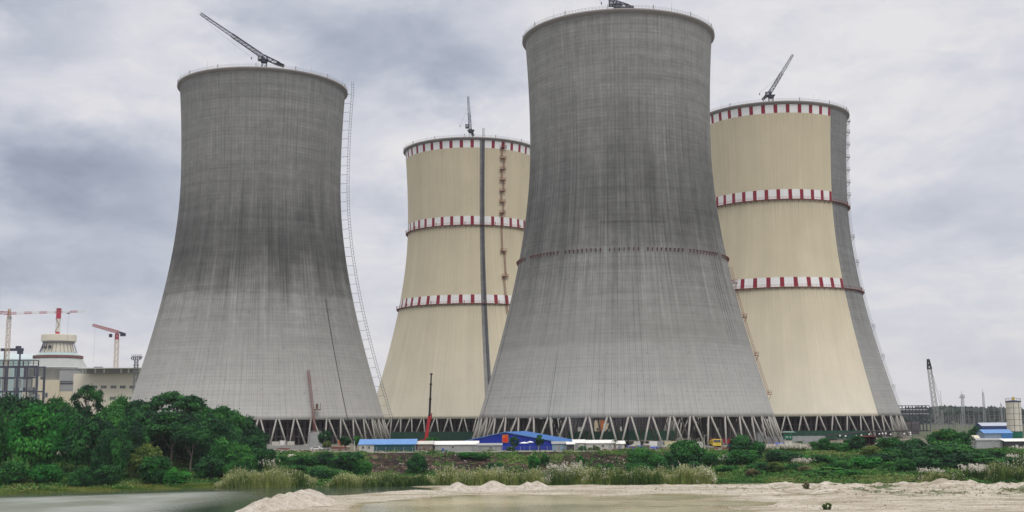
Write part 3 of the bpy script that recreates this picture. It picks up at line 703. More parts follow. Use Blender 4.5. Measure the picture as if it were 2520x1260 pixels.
h_ = B_ + Vector((1.8, 0, 0)); m = MB(); m.beam(h_, h_ + Vector((0, 0, -34)), .12); m.build('hoist_rope', palesteel, t)

# red telescopic mobile crane in front of the cream tower
Yc = 442.0; b0 = Vector((gx(1052, Yc), Yc, 0)); t = thing('mobile_crane', 'red truck crane with tall telescopic boom raised in front of the narrow cream tower', 'crane', b0)
m = MB(); m.box(0, 0, .9, 9, 2.5, .8); m.box(3.4, 0, 1.7, 2.0, 2.5, 1.6); m.build('chassis', redpaint, t)
m = MB(); m.box(-.6, 0, 1.8, 4.2, 2.4, 1.7); m.box(-2.4, 0, 2.0, 1.3, 2.5, 1.2); m.build('superstructure', redpaint, t)
for x in (-3.4, -2.0, 2.0, 3.4):
    for y in (-1.15, 1.15):
        wv = MB().cyl((x, y - .18, .6), (x, y + .18, .6), .6, .6, 16).build('wheel', tyre, t)
        MB().cyl((x, y - .2, .6), (x, y + .2, .6), .28, .28, 10).build('rim', palesteel, wv)
A = Vector((-.6, -.3, 3.0)); M1 = at(1057, 1024, Yc) - b0; B_ = at(1061.5, 919, Yc) - b0
m = MB(); m.beam(A, M1, 1.15, 1.25); m.beam(A.lerp(M1, .85) + Vector((.8, 0, 0)), M1 + Vector((.8, 0, 1.2)), .35); m.beam(A.lerp(M1, .6), M1 + Vector((-.7, 0, -1)), .3); m.build('boom_base', redpaint, t)
m = MB(); m.beam(M1, M1.lerp(B_, .4), .75); m.beam(M1.lerp(B_, .4), M1.lerp(B_, .75), .6); m.beam(M1.lerp(B_, .75), B_, .48)
for k in (.02, .4, .75, .99): c_ = M1.lerp(B_, k); m.box(c_.x, c_.y, c_.z - .3, .95, .95, .5)
m.build('boom_extension', blacksteel, t)
# crawler crane at right
Yc = 600.0; b0 = Vector((gx(2316, Yc), Yc, 0)); t = thing('crawler_crane', 'crawler crane with pale grey lattice boom standing alone right of the towers', 'crane', b0)
for sgn in (-1, 1):
    m = MB(); m.prism([(sgn * 2.2 - .45, -3.4, .6), (sgn * 2.2 - .45, -2.9, 0), (sgn * 2.2 - .45, 2.9, 0), (sgn * 2.2 - .45, 3.4, .6), (sgn * 2.2 - .45, 2.9, 1.2), (sgn * 2.2 - .45, -2.9, 1.2)], (.9, 0, 0)); m.build('crawler_track', tyre, t)
m = MB(); m.box(0, .6, 1.3, 3.4, 6.0, 2.3); m.box(0, 3.4, 1.2, 3.4, 1.2, 1.6); m.build('superstructure', yellow, t)
MB().box(-1.1, -2.9, 1.5, 1.1, 1.6, 2.0).build('cab', yellow, t)
A = at(2309, 1058, Yc) - b0; B_ = at(2284, 884, Yc) - b0
MB().lattice(A, A.lerp(B_, .86), 2.2, 1.6, 26, .18, (0, 1, 0), .11).build('boom', palesteel, t)
MB().lattice(A.lerp(B_, .86), B_, 1.7, .8, 5, .3, (0, 1, 0), .2).build('boom_head', blacksteel, t)
C_ = at(2318, 1010, Yc) - b0; MB().lattice((1.0, 1, 3), C_, 1.3, .8, 8, .16, (0, 1, 0), .1).build('gantry_mast', palesteel, t)
m = MB(); m.tube([C_, A.lerp(B_, .97)], .07, 4); m.tube([A.lerp(B_, .98), C_ + Vector((1, 0, 0))], .05, 4); m.build('pendant_rope', midsteel, t)

# ------------------------------------------------------------------ reactor site, far left
Yr = 1184.0; kx = Yr / F
def zr(py, Y=Yr, px=135): return at(px, py, Y).z
b0 = Vector((gx(135, Yr), Yr, 0)); t = thing('reactor_building', 'domed grey reactor building with cream top ring and two round dark vents', 'building', b0)
MB().lathe([(28.5, 0), (28.5, zr(912)), (29.5, zr(911)), (29.5, zr(906))], 72).build('containment_wall', dullcon, t, True)
MB().lathe([(29.5, zr(906)), (27.5, zr(904)), (22.5, zr(883)), (21, zr(882))], 72).build('lower_dome', pm('pale_dome_concrete', (.42, .44, .43), .8, .15, .2, streak=.2), t)
m = MB(); m.lathe([(21, zr(882)), (23.4, zr(882)), (23.4, zr(876)), (21, zr(876))], 72); m.build('scaffold_ring', pm('red_brown_scaffold', (.19, .085, .075), .8, .5, .5), t)
MB().lathe([(22.5, zr(876.5)), (18.5, zr(871)), (15.0, zr(868))], 72).build('upper_dome', teal, t)
MB().lathe([(14.6, zr(868.5)), (13.2, zr(846)), (12.8, zr(841))], 72).build('vent_drum', palecream, t)
m = MB()
for k in range(28):
    a = 2 * pi * k / 28; m.beam((17.5 * cos(a), 17.5 * sin(a), zr(868)), (14.4 * cos(a), 14.4 * sin(a), zr(845)), .35)
m.build('strut_ring', navysteel, t)
m = MB(); m.lathe([(12.5, zr(846)), (15.2, zr(844)), (15.2, zr(841)), (12.5, zr(841))], 60); m.build('vent_collar', greypanel, t)
MB().lathe([(15.2, zr(841)), (16.4, zr(840.5)), (16.4, zr(825)), (14.5, zr(824)), (1, zr(823))], 72).build('top_ring', palecream, t, False)
for px in (110, 122.5, 137):
    c_ = at(px, 855.5, Yr) - b0; x = c_.x; y = -sqrt(max(14.2 ** 2 - x * x, 1)); n_ = Vector((x, y, 0)).normalized(); c_ = Vector((x, y, c_.z))
    vv = MB().cyl(c_ - n_ * .5, c_ + n_ * .6, 2.15, 2.15, 24).build('round_vent', darkglass, t)
    m = MB(); u_ = Vector((-n_.y, n_.x, 0))
    pts = [c_ + n_ * .7 + u_ * (2.2 * cos(a)) + Vector((0, 0, 2.2 * sin(a))) for a in np.linspace(0, 2 * pi, 25)]; m.tube(pts, .22, 5); m.build('vent_frame', palecream, vv)
b1 = at(142, 824, Yr + 4); st = thing('vent_stack', 'red and white banded vent stack rising above the reactor top ring', 'chimney', (b1.x, Yr + 4, zr(823.5)))
m = MB(); h_ = at(142, 760, Yr + 4).z - zr(823.5)
for k, (a, bb, ci) in enumerate(((0, .12, 0), (.12, .62, 1), (.62, .97, 0))):
    m.cur = ci; m.cyl((-.3 + .5 * a, 0, h_ * a), (-.3 + .5 * bb, 0, h_ * bb), 2.1 + .12 * k, 2.0 + .15 * k, 16)
m.build('flue', [pm('red_white_stack_red', (.42, .03, .07), .6, .2, .3), pm('wrapped_white', (.55, .57, .53), .8, .25, .3)], st)
m = MB(); m.cyl((.2, 0, h_ * .97), (.2, 0, h_ * 1.02), 2.5, 2.3, 16); m.tube([(-2.0, -2, h_ * .12), (2.0, -2.1, h_ * .38), (-1.9, -2.1, h_ * .62)], .3, 5); m.build('stack_head', rustred, st)
# cream annexe blocks in front of the containment
def block(name, label, cat, px0, px1, pyt, Y, depth, mat, z0=0.0, rz=0.0):
    x0, x1 = gx(px0, Y), gx(px1, Y); zt = at((px0 + px1) / 2, pyt, Y).z
    t = thing(name, label, cat, ((x0 + x1) / 2, Y, z0)); MB().box(0, depth / 2, 0, x1 - x0, depth, zt - z0).build('wall', mat, t)
    return t, x1 - x0, zt - z0
Ya = 1150.0
t, wd, ht = block('annexe_building', 'plain cream annexe with one small window at the foot of the domed reactor', 'building', 87, 140, 935, Ya, 20, cream)
f = MB().box(-2.5, -.12, at(112, 978, Ya).z, 5.2, .3, 4.6).build('window', palesteel, t); MB().box(-1.3, -.3, at(112, 977, Ya).z, 1.6, .1, 3.6).build('pane', darkglass, f)
t, wd, ht = block('annexe_building', 'grey panelled block with dark ledges between cream annexe and long cream block', 'building', 140, 175, 912, Ya + 3, 20, dullcon)
m = MB(); m.box(0, -.3, at(157, 945, Ya).z, wd, .8, 1.0); m.box(0, -.3, at(157, 939, Ya).z, wd, .8, .5); m.build('ledge', darksteel, t)
MB().box(0, -.12, at(157, 962, Ya).z, wd * .98, .3, at(157, 946, Ya).z - at(157, 962, Ya).z).build('shutter', greypanel, t)
MB().box(0, -.15, 0, wd * .96, .36, at(157, 963, Ya).z).build('lower_panel', cream, t)
# long cream block with windows
Yb = 1080.0
t, wd, ht = block('cream_block', 'long cream block with a row of small windows and louvred parapet, left of the towers', 'building', 175, 352, 919, Yb, 30, palecream)
x0 = gx(175, Yb)
zp = at(260, 919, Yb).z; zq = at(260, 908.5, Yb).z; cxx = t.location.x
m = MB(); m.box((gx(212, Yb) + gx(352, Yb)) / 2 - cxx, 3, zp, gx(352, Yb) - gx(212, Yb), 22, zq - zp); m.build('louvre_storey', pm('brown_grey_louvre', (.22, .20, .195), .8, .3, .4), t)
m = MB()
for px in (206, 213, 236, 258, 300, 318, 345): xx = gx(px, Yb) - cxx; m.box(xx, -8.1, zp, 1.3, .6, zq - zp + .3)
m.box((gx(205, Yb) + gx(352, Yb)) / 2 - cxx, -6, zq, gx(352, Yb) - gx(205, Yb) + .8, 24, .7); m.build('roof_frame', white, t)
for row, pxs in ((952.5, (205, 228, 251, 275, 298, 322)), (980, (274, 298, 322))):
    for px in pxs:
        xx = gx(px, Yb) - cxx; z0 = at(px, row + 3.6, Yb).z
        f = MB().box(xx, -.08, z0 - .15, 5.4, .3, 3.0).build('window', offwhite, t); q = MB()
        for k in range(4): q.box(xx - 1.9 + 1.27 * k, -.28, z0 + .15, .95, .14, 2.3)
        q.build('pane', darkglass, f)
m = MB(); m.box(gx(232, Yb) - cxx, 4, zq + .7, 7, 4, 1.6); m.build('roof_plant', darksteel, t)
# pale turquoise hall and crane gantry left of the dome
t, wd, ht = block('turbine_hall', 'pale turquoise sheet clad hall behind the dark steel frame', 'building', -80, 98, 884, 1230, 60, teal)
m = MB(); m.prism([(-wd / 2, 0, ht), (wd / 2, 0, ht), (wd / 2 - 2, 18, ht + 5.2), (-wd / 2, 18, ht + 9.0)], (0, 30, 0)); m.build('roof', pm('pale_roof_sheet', (.44, .52, .54), .6, .2, .1), t)
b0 = Vector((gx(20, 1170), 1170, 0)); t = thing('gantry_crane', 'dark gantry crane beam above the turquoise hall roof', 'crane', b0)
za = at(20, 860, 1170).z; MB().box(0, 0, za - 1.5, gx(46, 1170) - gx(-10, 1170), 2, 2.6).build('girder', darksteel, t)
m = MB(); 
for px in (2, 40): m.box(gx(px, 1170) - b0.x, 0, 0, 1.2, 1.2, za - 1.5)
m.build('leg', navysteel, t); MB().box(6, 0, za + 1.1, 5, 2, 2.2).build('winch_house', darksteel, t); MB().box(gx(40, 1170) - b0.x, 0, za - 4.5, 5, 2.6, 3).build('winch_house', darksteel, t)
# dark steel frame
Ys = 1040.0; b0 = Vector((gx(44, Ys), Ys, 0)); t = thing('steel_frame', 'unfinished navy steel frame building at the left edge with pale panels inside', 'building', b0)
W_ = gx(87, Ys) - gx(-70, Ys); xr_ = gx(87, Ys) - b0.x; zt = at(44, 901, Ys).z
m = MB()
for k in range(7):
    x = xr_ - .8 - k * W_ / 6.4
    for y in (0, 16): m.box(x, y, 0, 1.7 if k % 2 == 0 else .8, 1.2, zt)
for z in (zt * f_ for f_ in (.2, .42, .62, .82, .985)):
    for y in (0, 16): m.box(xr_ - W_ / 2, y, z, W_, .9, 1.2)
m.build('main_frame', navysteel, t)
m = MB(); zu = at(44, 887, Ys).z
for k in range(13):
    x = xr_ - .5 - k * W_ / 12.5; m.box(x, 1, zt, .8 if k % 3 == 0 else .35, .7, zu - zt)
m.box(xr_ - W_ / 2, 1, zu - .6, W_, .8, .7); m.box(xr_ - W_ / 2, 1, (zu + zt) / 2, W_, .3, .3); m.build('roof_truss', blacksteel, t)
for k in range(6):
    for i in range(4):
        if (k * 3 + i * 5) % 4: MB().box(xr_ - W_ / 12 - k * W_ / 6.4 + .6 * (i % 2), 7 + (k + i) % 3, zt * (.03 + .22 * i), W_ / (9 + (k * i) % 3), 1.0, zt * (.12 + .04 * ((k + i) % 2))).build('inner_panel', dullcon if (k + i) % 3 else palecream, t)
m = MB(); m.box(xr_ - W_ / 2, 15.2, 0, W_, .5, zt * .45); m.build('back_cladding', pm('dusky_blue_cladding', (.085, .09, .125), .8, .4, .25), t)
# lattice floodlight mast
Yf = 900.0; b0 = Vector((gx(329, Yf), Yf, 0)); t = thing('floodlight_mast', 'grey lattice mast with a wide lamp platform beside the first grey tower', 'mast')
t.location = b0; zt = at(331, 886, Yf).z
MB().lattice((0, 0, 0), (0, 0, zt), 3.6, 2.2, 26, .32, (0, 1, 0), .2).build('mast', midsteel, t)
m = MB(); zq = at(331, 879, Yf).z; m.box(0, 0, zt, 5.5, 3.4, .4); m.box(.6, 0, zq, 7.4, 3.6, .5)
for x in (-3, -1.5, 0, 1.5, 3, 4): m.box(x, -1.8, zq - 1.4, .9, .5, 1.1); m.beam((x, -1.7, zt), (x, -1.7, zq + 2.2), .16)
m.box(.6, 0, zq + 1.4, 7.0, .2, .25); m.build('lamp_platform', navysteel, t)
m = MB()
for k in range(3): m.box(0, 0, zt - 4 - 2.6 * k, 4.6 - .3 * k, 2.6, .25)
m.build('rest_platform', midsteel, t)
# ------------------------------------------------------------------ works yard between bank and towers
def hy(px): return 1031.0 - .0067 * (px - 1260)
def Yof(px, pyb): return EYE * F / (pyb - hy(px))
def zat(px, py, Y): return at(px, py, Y).z
def shed(name, label, px0, px1, py_eave, py_ridge, Y, depth, wallm, roofm, group=None, windows=(), door=None, over=.35, panels=None, rz=0.0):
    """long hut with ridge parallel to the river"""
    x0, x1 = gx(px0, Y), gx(px1, Y); wd = x1 - x0; pc = (px0 + px1) / 2
    ze = max(1.8, zat(pc, py_eave, Y)); zr_ = max(ze + .35, zat(pc, py_ridge, Y + depth / 2))
    t = thing(name, label, 'shed', ((x0 + x1) / 2, Y, 0), rz, group); h = wd / 2
    m = MB(); m.prism([(-h, 0, 0), (-h, depth, 0), (-h, depth, ze), (-h, depth / 2, zr_ - .05), (-h, 0, ze)], (wd, 0, 0)); m.build('wall', wallm, t)
    a = h + over; m = MB()
    sl = (zr_ - ze) / (depth / 2)
    m.prism([(-a, -over, ze - sl * over + .03), (-a, depth / 2, zr_ + .03), (-a, depth + over, ze - sl * over + .03), (-a, depth + over, ze - sl * over + .12), (-a, depth / 2, zr_ + .14), (-a, -over, ze - sl * over + .12)], (2 * a, 0, 0))
    n = max(2, int(wd / 1.1))
    for k in range(n + 1):
        x = -a + 2 * a * k / n; m.beam((x, -over, ze - sl * over + .13), (x, depth / 2, zr_ + .15), .06)
    m.build('roof', roofm, t)
    for f in windows:
        x = -h + wd * f; fr = MB().box(x, -.03, ze * .42, .95, .12, 1.0).build('window', white, t)
        q = MB(); q.box(x - .22, -.1, ze * .42 + .1, .36, .06, .8); q.box(x + .22, -.1, ze * .42 + .1, .36, .06, .8); q.build('pane', darkglass, fr)
    if door is not None: MB().box(-h + wd * door, -.04, 0, 1.0, .14, 2.0).build('door', greypanel, t)
    if panels:
        q = MB(); f0, f1, mt = panels; q.box(-h + wd * (f0 + f1) / 2, -.12, .05, wd * (f1 - f0), .18, ze * .93)
        k = 0
        while k < 9: q.box(-h + wd * (f0 + (f1 - f0) * k / 8), -.22, .05, .12, .12, ze * .93); k += 1
        q.build('cladding_panel', mt, t)
    return t
shed('site_hut', 'long white walled hut with blue roof and dark green front at the bank edge', 884, 1022, 1093.5, 1081.5, 408, 9, offwhite, blueroof, windows=(.07, .17), panels=(.27, .99, pm('dark_teal_sheet', (.012, .07, .085), .6, .2, .5)))
t = shed('lean_to', 'open fronted brown lean-to full of stacked goods beside the blue roofed hut', 1026, 1064, 1093, 1086, 409, 7, pm('dull_brown_board', (.20, .17, .15), .9, .3, .8), offwhite)  # one dull brown board colour for all the lean-to walls
q = MB()
for k in range(7): q.box(-2.4 + .8 * k, -.5, 0, .55, .7, .5 + .9 * ((k * 5) % 4) / 3)
q.build('stacked_goods', [brown], t)
shed('site_hut', 'grey hut with pale roof left of the big blue hall', 1070, 1176, 1094, 1086, 411, 8, pm('pale_grey_sheet', (.36, .37, .36), .7, .2, .6, streak=.2), white, windows=(.42,), door=.9)
shed('site_hut', 'low grey walled hut right in front of the blue hall gable', 1176, 1234, 1096, 1091.5, 404, 5, pm('pale_grey_sheet', (.36, .37, .36), .7), greypanel, windows=(.55,), door=.1)
# big blue hall: gable towards the river
Yh = 424.0
xl, xr_, xa = gx(1128, Yh), gx(1372, Yh), gx(1243, Yh)
ze = zat(1250, 1089, Yh); za = zat(1243, 1064.5, Yh); x0 = (xl + xr_) / 2
t = thing('blue_hall', 'wide deep blue gabled hall with light blue roof in front of the nearest tower', 'hall', (x0, Yh, 0))
wl, wr, wa = xl - x0, xr_ - x0, xa - x0; dv = Vector((7.5, 22, 0))
MB().prism([(wl, 0, 0), (wr, 0, 0), (wr, 0, ze), (wa, 0, za), (wl, 0, ze)], dv).build('wall', bluewall, t)
m = MB()
for e, s_ in ((wl - .6, -1), (wr + .6, 1)):
    zo = ze - .6 * (za - ze) / (wr - wa)
    A, B_ = Vector((e, -.5, zo + .05)), Vector((wa, -.5, za + .05)); m.prism([A, B_, B_ + Vector((0, 0, .16)), A + Vector((0, 0, .16))][::s_], dv + Vector((0, 1, 0)))
    for k in range(0, 24):
        o_ = dv * (k / 23) + Vector((0, .6 * k / 23, .2)); m.beam(A + o_, B_ + o_, .08)
m.build('roof', blueroof, t)
m = MB()
for k in range(30):
    x = wl + .4 + (wr - wl - .8) * k / 29; zt = ze + (za - ze) * (1 - (wa - x) / (wa - wl) if x < wa else 1 - (x - wa) / (wr - wa)); m.box(x, -.04, 0, .09, .1, zt - .15)
m.build('wall_rib', bluewall, t)['kind'] = 'stuff'
MB().box(wa - 1.0, -.07, 0, 3.6, .12, 3.1).build('sliding_door', bluewall, t)
# red flag panel with yellow stars on the hall
Yq = Yh - .35; p0, p1 = at(1236.5, 1088.5, Yq), at(1250.5, 1070, Yq)
t = thing('flag_panel', 'upright red flag panel with one large and four small yellow stars on the blue hall', 'flag', ((p0.x + p1.x) / 2, Yq, p0.z))
fw, fh = p1.x - p0.x, p1.z - p0.z
MB().box(0, 0, 0, fw, .1, fh).build('panel', redsign, t)
m = MB()
for x, z, sx, sz in ((-fw / 2, 0, .07, fh), (fw / 2, 0, .07, fh), (0, 0, fw, .07), (0, fh, fw, .07)): m.box(x, -.03, z - (.03 if sz < .1 else 0), sx, .12, sz)
m.build('border', yellow, t)
def star(m, cx, cz, r, rot=0.0):
    vs = []
    for k in range(10):
        a = pi / 2 + rot + k * pi / 5; q = r if k % 2 == 0 else r * .382; vs.append((cx + q * cos(a), -.085, cz + q * sin(a)))
    m.add(vs + [(cx, -.085, cz)], [(k, (k + 1) % 10, 10) for k in range(10)])
for k, (x, z, r) in enumerate(((-fw * .20, fh * .76, .36), (fw * .12, fh * .90, .14), (fw * .26, fh * .80, .14), (fw * .26, fh * .66, .14), (fw * .12, fh * .56, .14))):
    m = MB(); star(m, x, z, r, .3 * k); m.build('star', pm('yellow_star', (.75, .52, .03), .6, .05, 1), t)
# white parasols in front of the hall
for px, py, wpx, lab in ((1290, 1089.5, 24, 'wide flat white parasol in front of the blue hall'), (1305, 1087.5, 17, 'smaller tilted white parasol just right of the wide flat parasol')):
    Yp = 402.0; c_ = at(px, py, Yp); r = wpx / 2 / F * Yp
    t = thing('parasol', lab, 'parasol', (c_.x, Yp, 0)); MB().cyl((0, 0, 0), (0, 0, c_.z), .04, .04, 6).build('pole', palesteel, t)
    MB().lathe([(.02, c_.z + .3), (r * .5, c_.z + .14), (r, c_.z - .12), (r, c_.z - .2), (.02, c_.z + .2)], 14).build('canopy', white, t)
# white roofed cabins right of the hall
shed('site_hut', 'small dark fronted hut with white awning touching the blue hall', 1396, 1413, 1093, 1088, 409, 4, pm('dark_board', (.05, .05, .055), .8, .3, 1), white)
shed('site_hut', 'white roofed grey cabin, the squarer of the pair right of the blue hall', 1412, 1439, 1090, 1082.5, 412, 7, offwhite, white, door=.3)
shed('site_hut', 'longer white roofed cabin in the middle under the nearest tower', 1441, 1512, 1090.5, 1083.5, 413, 7, offwhite, white, windows=(.3, .6), door=.85)
shed('site_hut', 'little white gabled cabin behind the small palm', 1516, 1537, 1092, 1085.5, 412, 5, offwhite, white, door=.5)
shed('site_hut', 'light blue sheet hut at the right foot of the blue hall roof', 1360, 1396, 1092, 1087, 412, 4, pm('light_blue_sheet', (.25, .36, .46), .6, .2, .6), greypanel, door=.4)
def container(label, px0, px1, pyt, pyb, mat, group=None, cat='container', yadd=0):
    pc = (px0 + px1) / 2; Y = Yof(pc, pyb) + yadd; x0, x1 = gx(px0, Y), gx(px1, Y); wd = x1 - x0; ht = max(1.2, zat(pc, pyt, Y))
    t = thing('site_container', label, cat, ((x0 + x1) / 2, Y, 0), 0, group); m = MB(); m.box(0, 1.2, 0.1, wd, 2.4, ht - .1)
    n = max(3, int(wd / .55))
    for k in range(n): m.box(-wd / 2 + wd * (k + .5) / n, -.04, .25, wd / n * .5, .1, ht - .45)
    m.build('body', mat, t); MB().box(0, 1.2, ht + .003, wd + .08, 2.48, .1).build('roof', mat, t)
    d_ = MB().box(-wd * .18, -.1, .15, min(.95, wd * .3), .1, ht * .8).build('door', mat, t)
    return t
for a in [('white box cabin standing against the first tower legs beside the tree edge', 688, 700, 1085, 1097, white), ('grey box beside the white box cabin at the first tower foot', 669, 687, 1087.5, 1098, offwhite),
          ('long low grey crate at the first tower foot', 707, 723, 1087, 1097, offwhite),
          ('light grey fence box panel cabin left of the two beige containers', 1561, 1576, 1087.5, 1104, offwhite), ('white double door container beside the beige container', 1599, 1618, 1087, 1106, white),
          ('grey sheet container squeezed beside the white double door one', 1619, 1633, 1087, 1105, greypanel), ('beige site container behind the tall bushes', 1637, 1672, 1087, 1106, pm('beige_container', (.55, .50, .33), .65, .15, .5, streak=.2)),
          ('white container partly behind the largest round bush', 1698, 1730, 1088, 1108, offwhite), ('low orange topped cabin behind the small trees by the first tower', 832, 845, 1084, 1096, orangepaint),
          ('dark box on the ground between the first tower legs and the long blue hut', 888, 898, 1068, 1082, darksteel)]: container(*a)
def tarp(label, px0, px1, py, pyb, mat):
    Y = Yof((px0 + px1) / 2, pyb); x0, x1 = gx(px0, Y), gx(px1, Y); w_ = x1 - x0; h = max(1.2, zat((px0 + px1) / 2, py, Y)); n = 8
    t = thing('tarpaulin_shelter', label, 'shelter', ((x0 + x1) / 2, Y, 0)); vs = []
    for j in range(4):
        for i in range(n + 1):
            u = i / n; vs.append((-w_ / 2 + w_ * u, j * .9, h - .35 * sin(pi * u * 2.7 + j) ** 2 - (.55 if j == 0 else 0)))
    m = MB(); m.add(vs, [(j * (n + 1) + i, j * (n + 1) + i + 1, (j + 1) * (n + 1) + i + 1, (j + 1) * (n + 1) + i) for j in range(3) for i in range(n)]); m.build('sheet', mat, t)
    for x in (-w_ / 2 + .1, w_ / 2 - .1):
        for y in (.1, 2.6): MB().cyl((x, y, 0), (x, y, h - .2), .05, .05, 6).build('post', midsteel, t)
    MB().box(0, 1.4, 0, w_ * .8, 1.4, .8).build('counter', brown, t)
tarp('sagging violet blue tarpaulin shelter right of the white roofed cabins', 1545, 1586, 1096, 1106, bluetarp)
tarp('small violet blue tarpaulin shelter in front of the white double door container', 1602, 1617, 1099, 1108, bluetarp)
tarp('blue tarpaulin heap below the green sign booth', 1908, 1934, 1089, 1100, bluetarp)
tarp('rusty red tarpaulin shelter left of the blue heap below the sign booth', 1894, 1912, 1093, 1101, rustred)
def tank(label, px0, px1, pyt, pyb):
    pc = (px0 + px1) / 2; Y = Yof(pc, pyb); r = (px1 - px0) / 2 / F * Y; h = zat(pc, pyt, Y)
    t = thing('water_tank', label, 'tank', (gx(pc, Y), Y + r, 0)); m = MB(); n = 40
    prof = []; k = 12
    for i in range(k): z0, z1 = h * i / k, h * (i + 1) / k; prof += [(r, z0), (r + .07, (z0 + z1) / 2)]
    m.lathe(prof + [(r, h)], n); m.build('drum', corrug, t, True)
    m = MB(); m.lathe([(r + .1, h - .1), (r + .1, h + .06), (.02, h + r * .12)], n); m.build('lid', corrug, t)
    m = MB(); [m.beam((r * cos(a), r * sin(a), h), (r * cos(a), r * sin(a), h + .8), .08) for a in np.linspace(0, 2 * pi, 14)]
    m.tube([(r * cos(a), r * sin(a), h + .8) for a in np.linspace(0, 2 * pi, 29)], .05, 4); m.build('guard_rail', palesteel, t)
tank('round corrugated grey water tank at the front of the first grey tower', 757, 789, 1066, 1099)
tank('round corrugated grey water tank left of the green sign booth', 1851, 1883, 1065, 1094)
def wall_run(name, label, px0, px1, pyt, pyb, mat, cat='wall', yadd=0, bay=2.5):
    pc = (px0 + px1) / 2; Y = Yof(pc, pyb) + yadd; x0, x1 = gx(px0, Y), gx(px1, Y); h = zat(pc, pyt, Y)
    t = thing(name, label, cat, ((x0 + x1) / 2, Y, 0)); w_ = x1 - x0; m = MB(); m.box(0, 0, 0, w_, .18, h)
    n = int(w_ / .5)
    for k in range(n): m.box(-w_ / 2 + w_ * (k + .5) / n, -.11, .05, .16, .06, h - .1)
    m.build('panel', mat, t); n = max(1, int(w_ / bay))
    for k in range(n + 1): MB().box(-w_ / 2 + w_ * k / n, .02, 0, .2, .3, h + .15).build('post', mat, t)
wall_run('boundary_wall', 'low grey block wall below the first grey tower legs', 655, 800, 1097, 1106, dullcon)
wall_run('hoarding', 'grey sheet hoarding between round tank and green sign booth', 1883, 1931, 1075, 1093, corrug)
wall_run('hoarding', 'grey sheet hoarding right of the green sign booth', 1951, 2031, 1073, 1093, corrug)
for k, (a, bb, lab) in enumerate(((962, 1240, 'dark green mesh fence at the foot of the narrow cream tower'), (1395, 1660, 'dark green mesh fence seen through the legs of the nearest tower'), (1935, 2135, 'dark green mesh fence at the foot of the right cream tower'))):
    wall_run('mesh_fence', lab, a, bb, 1062.5 - 1.5 * k, (1085.5, 1084, 1083)[k], greennet, 'fence', 0, 6.0)
# vehicles
def car(label, px, pyb, mat, rz=0.0, L=4.3):
    Y = Yof(px, pyb); t = thing('parked_car', label, 'car', (gx(px, Y), Y, 0), rz, 'cars parked by the first tower')
    pr = [(-2.1, .35), (2.1, .35), (2.15, .75), (1.35, .92), (.75, 1.42), (-1.0, 1.45), (-1.75, .98), (-2.15, .9)]
    m = MB(); m.prism([(x, -.82, z) for x, z in pr], (0, 1.64, 0)); m.build('body', mat, t)
    m = MB()
    for y in (-.835, .825): m.prism([(1.15, y, .95), (.7, y, 1.35), (-.92, y, 1.37), (-1.5, y, 1.0)], (0, .01, 0))
    m.build('window', darkglass, t)
    for x in (-1.3, 1.35):
        for y in (-.75, .75): wv = MB().cyl((x, y - .1, .32), (x, y + .1, .32), .32, .32, 16).build('wheel', tyre, t); MB().cyl((x, y - .115, .32), (x, y + .115, .32), .17, .17, 10).build('rim', palesteel, wv)
car('white car parked behind the small trees near the round tank', 779, 1108, white)
car('dark grey car parked right behind the white car', 800, 1107.5, greypanel, .2)
Yt = Yof(1765, 1101); t = thing('truck', 'yellow truck with square cab facing the river between the big bushes', 'truck', (gx(1765, Yt), Yt, 0))
m = MB(); m.prism([(-1.55, -.1, .7), (-1.55, -.1, 1.9), (-1.55, .25, 2.95), (-1.55, 2.1, 2.95), (-1.55, 2.1, .7)], (3.1, 0, 0)); m.build('cab', yellow, t)
m = MB(); m.prism([(-1.35, -.16, 1.85), (1.35, -.16, 1.85), (1.3, .16, 2.75), (-1.3, .16, 2.75)], (0, -.03, 0)); m.build('windscreen', darkglass, t)
MB().box(0, -.3, .55, 3.2, .35, .45).build('bumper', yellow, t)
for x in (-1.15, 1.15): MB().box(x, -.2, 1.1, .4, .12, .28).build('headlight', white, t)
MB().box(0, 5.2, 1.0, 2.9, 5.6, 1.5).build('cargo_body', yellow, t)
for x in (-1.2, 1.2):
    for y in (1.0, 4.2, 6.6): MB().cyl((x - .2, y, .55), (x + .2, y, .55), .55, .55, 16).build('wheel', tyre, t)
m = MB(); m.box(-1.8, .1, 1.9, .25, .15, .6); m.box(1.8, .1, 1.9, .25, .15, .6); m.build('mirror', blacksteel, t)
Yt = Yof(1784, 1099); t = thing('truck', 'dark red truck standing side on behind the yellow truck', 'truck', (gx(1781, Yt), Yt + 3, 0))
MB().box(-1.0, 1.2, .9, 7.0, 2.4, 1.9).build('cargo_body', redpaint, t)
m = MB(); m.prism([(2.6, 0, .8), (4.6, 0, .8), (4.7, 0, 1.7), (4.2, 0, 2.7), (2.6, 0, 2.75)], (0, 2.4, 0)); m.build('cab', redpaint, t)
m = MB(); m.prism([(3.3, -.02, 1.75), (4.45, -.02, 1.75), (4.1, -.02, 2.5), (3.3, -.02, 2.5)], (0, -.03, 0)); m.build('window', darkglass, t)
for x in (-3.4, -2.0, 3.6):
    for y in (.15, 2.2): MB().cyl((x, y - .2, .5), (x, y + .2, .5), .5, .5, 14).build('wheel', tyre, t)
for k, px in enumerate((1796, 1803)):
    Yb_ = Yof(px, 1101); t = thing('barrel', ('blue plastic barrel just right of the dark red truck', 'farther right blue plastic barrel beside the red truck')[k], 'barrel', (gx(px, Yb_), Yb_, 0))
    MB().lathe([(.01, 0), (.42, 0), (.5, .25), (.48, .6), (.5, .95), (.42, 1.3), (.01, 1.3)], 18).build('body', bluetarp, t, True); MB().lathe([(.4, 1.3), (.4, 1.36), (.01, 1.36)], 18).build('lid', darksteel, t)
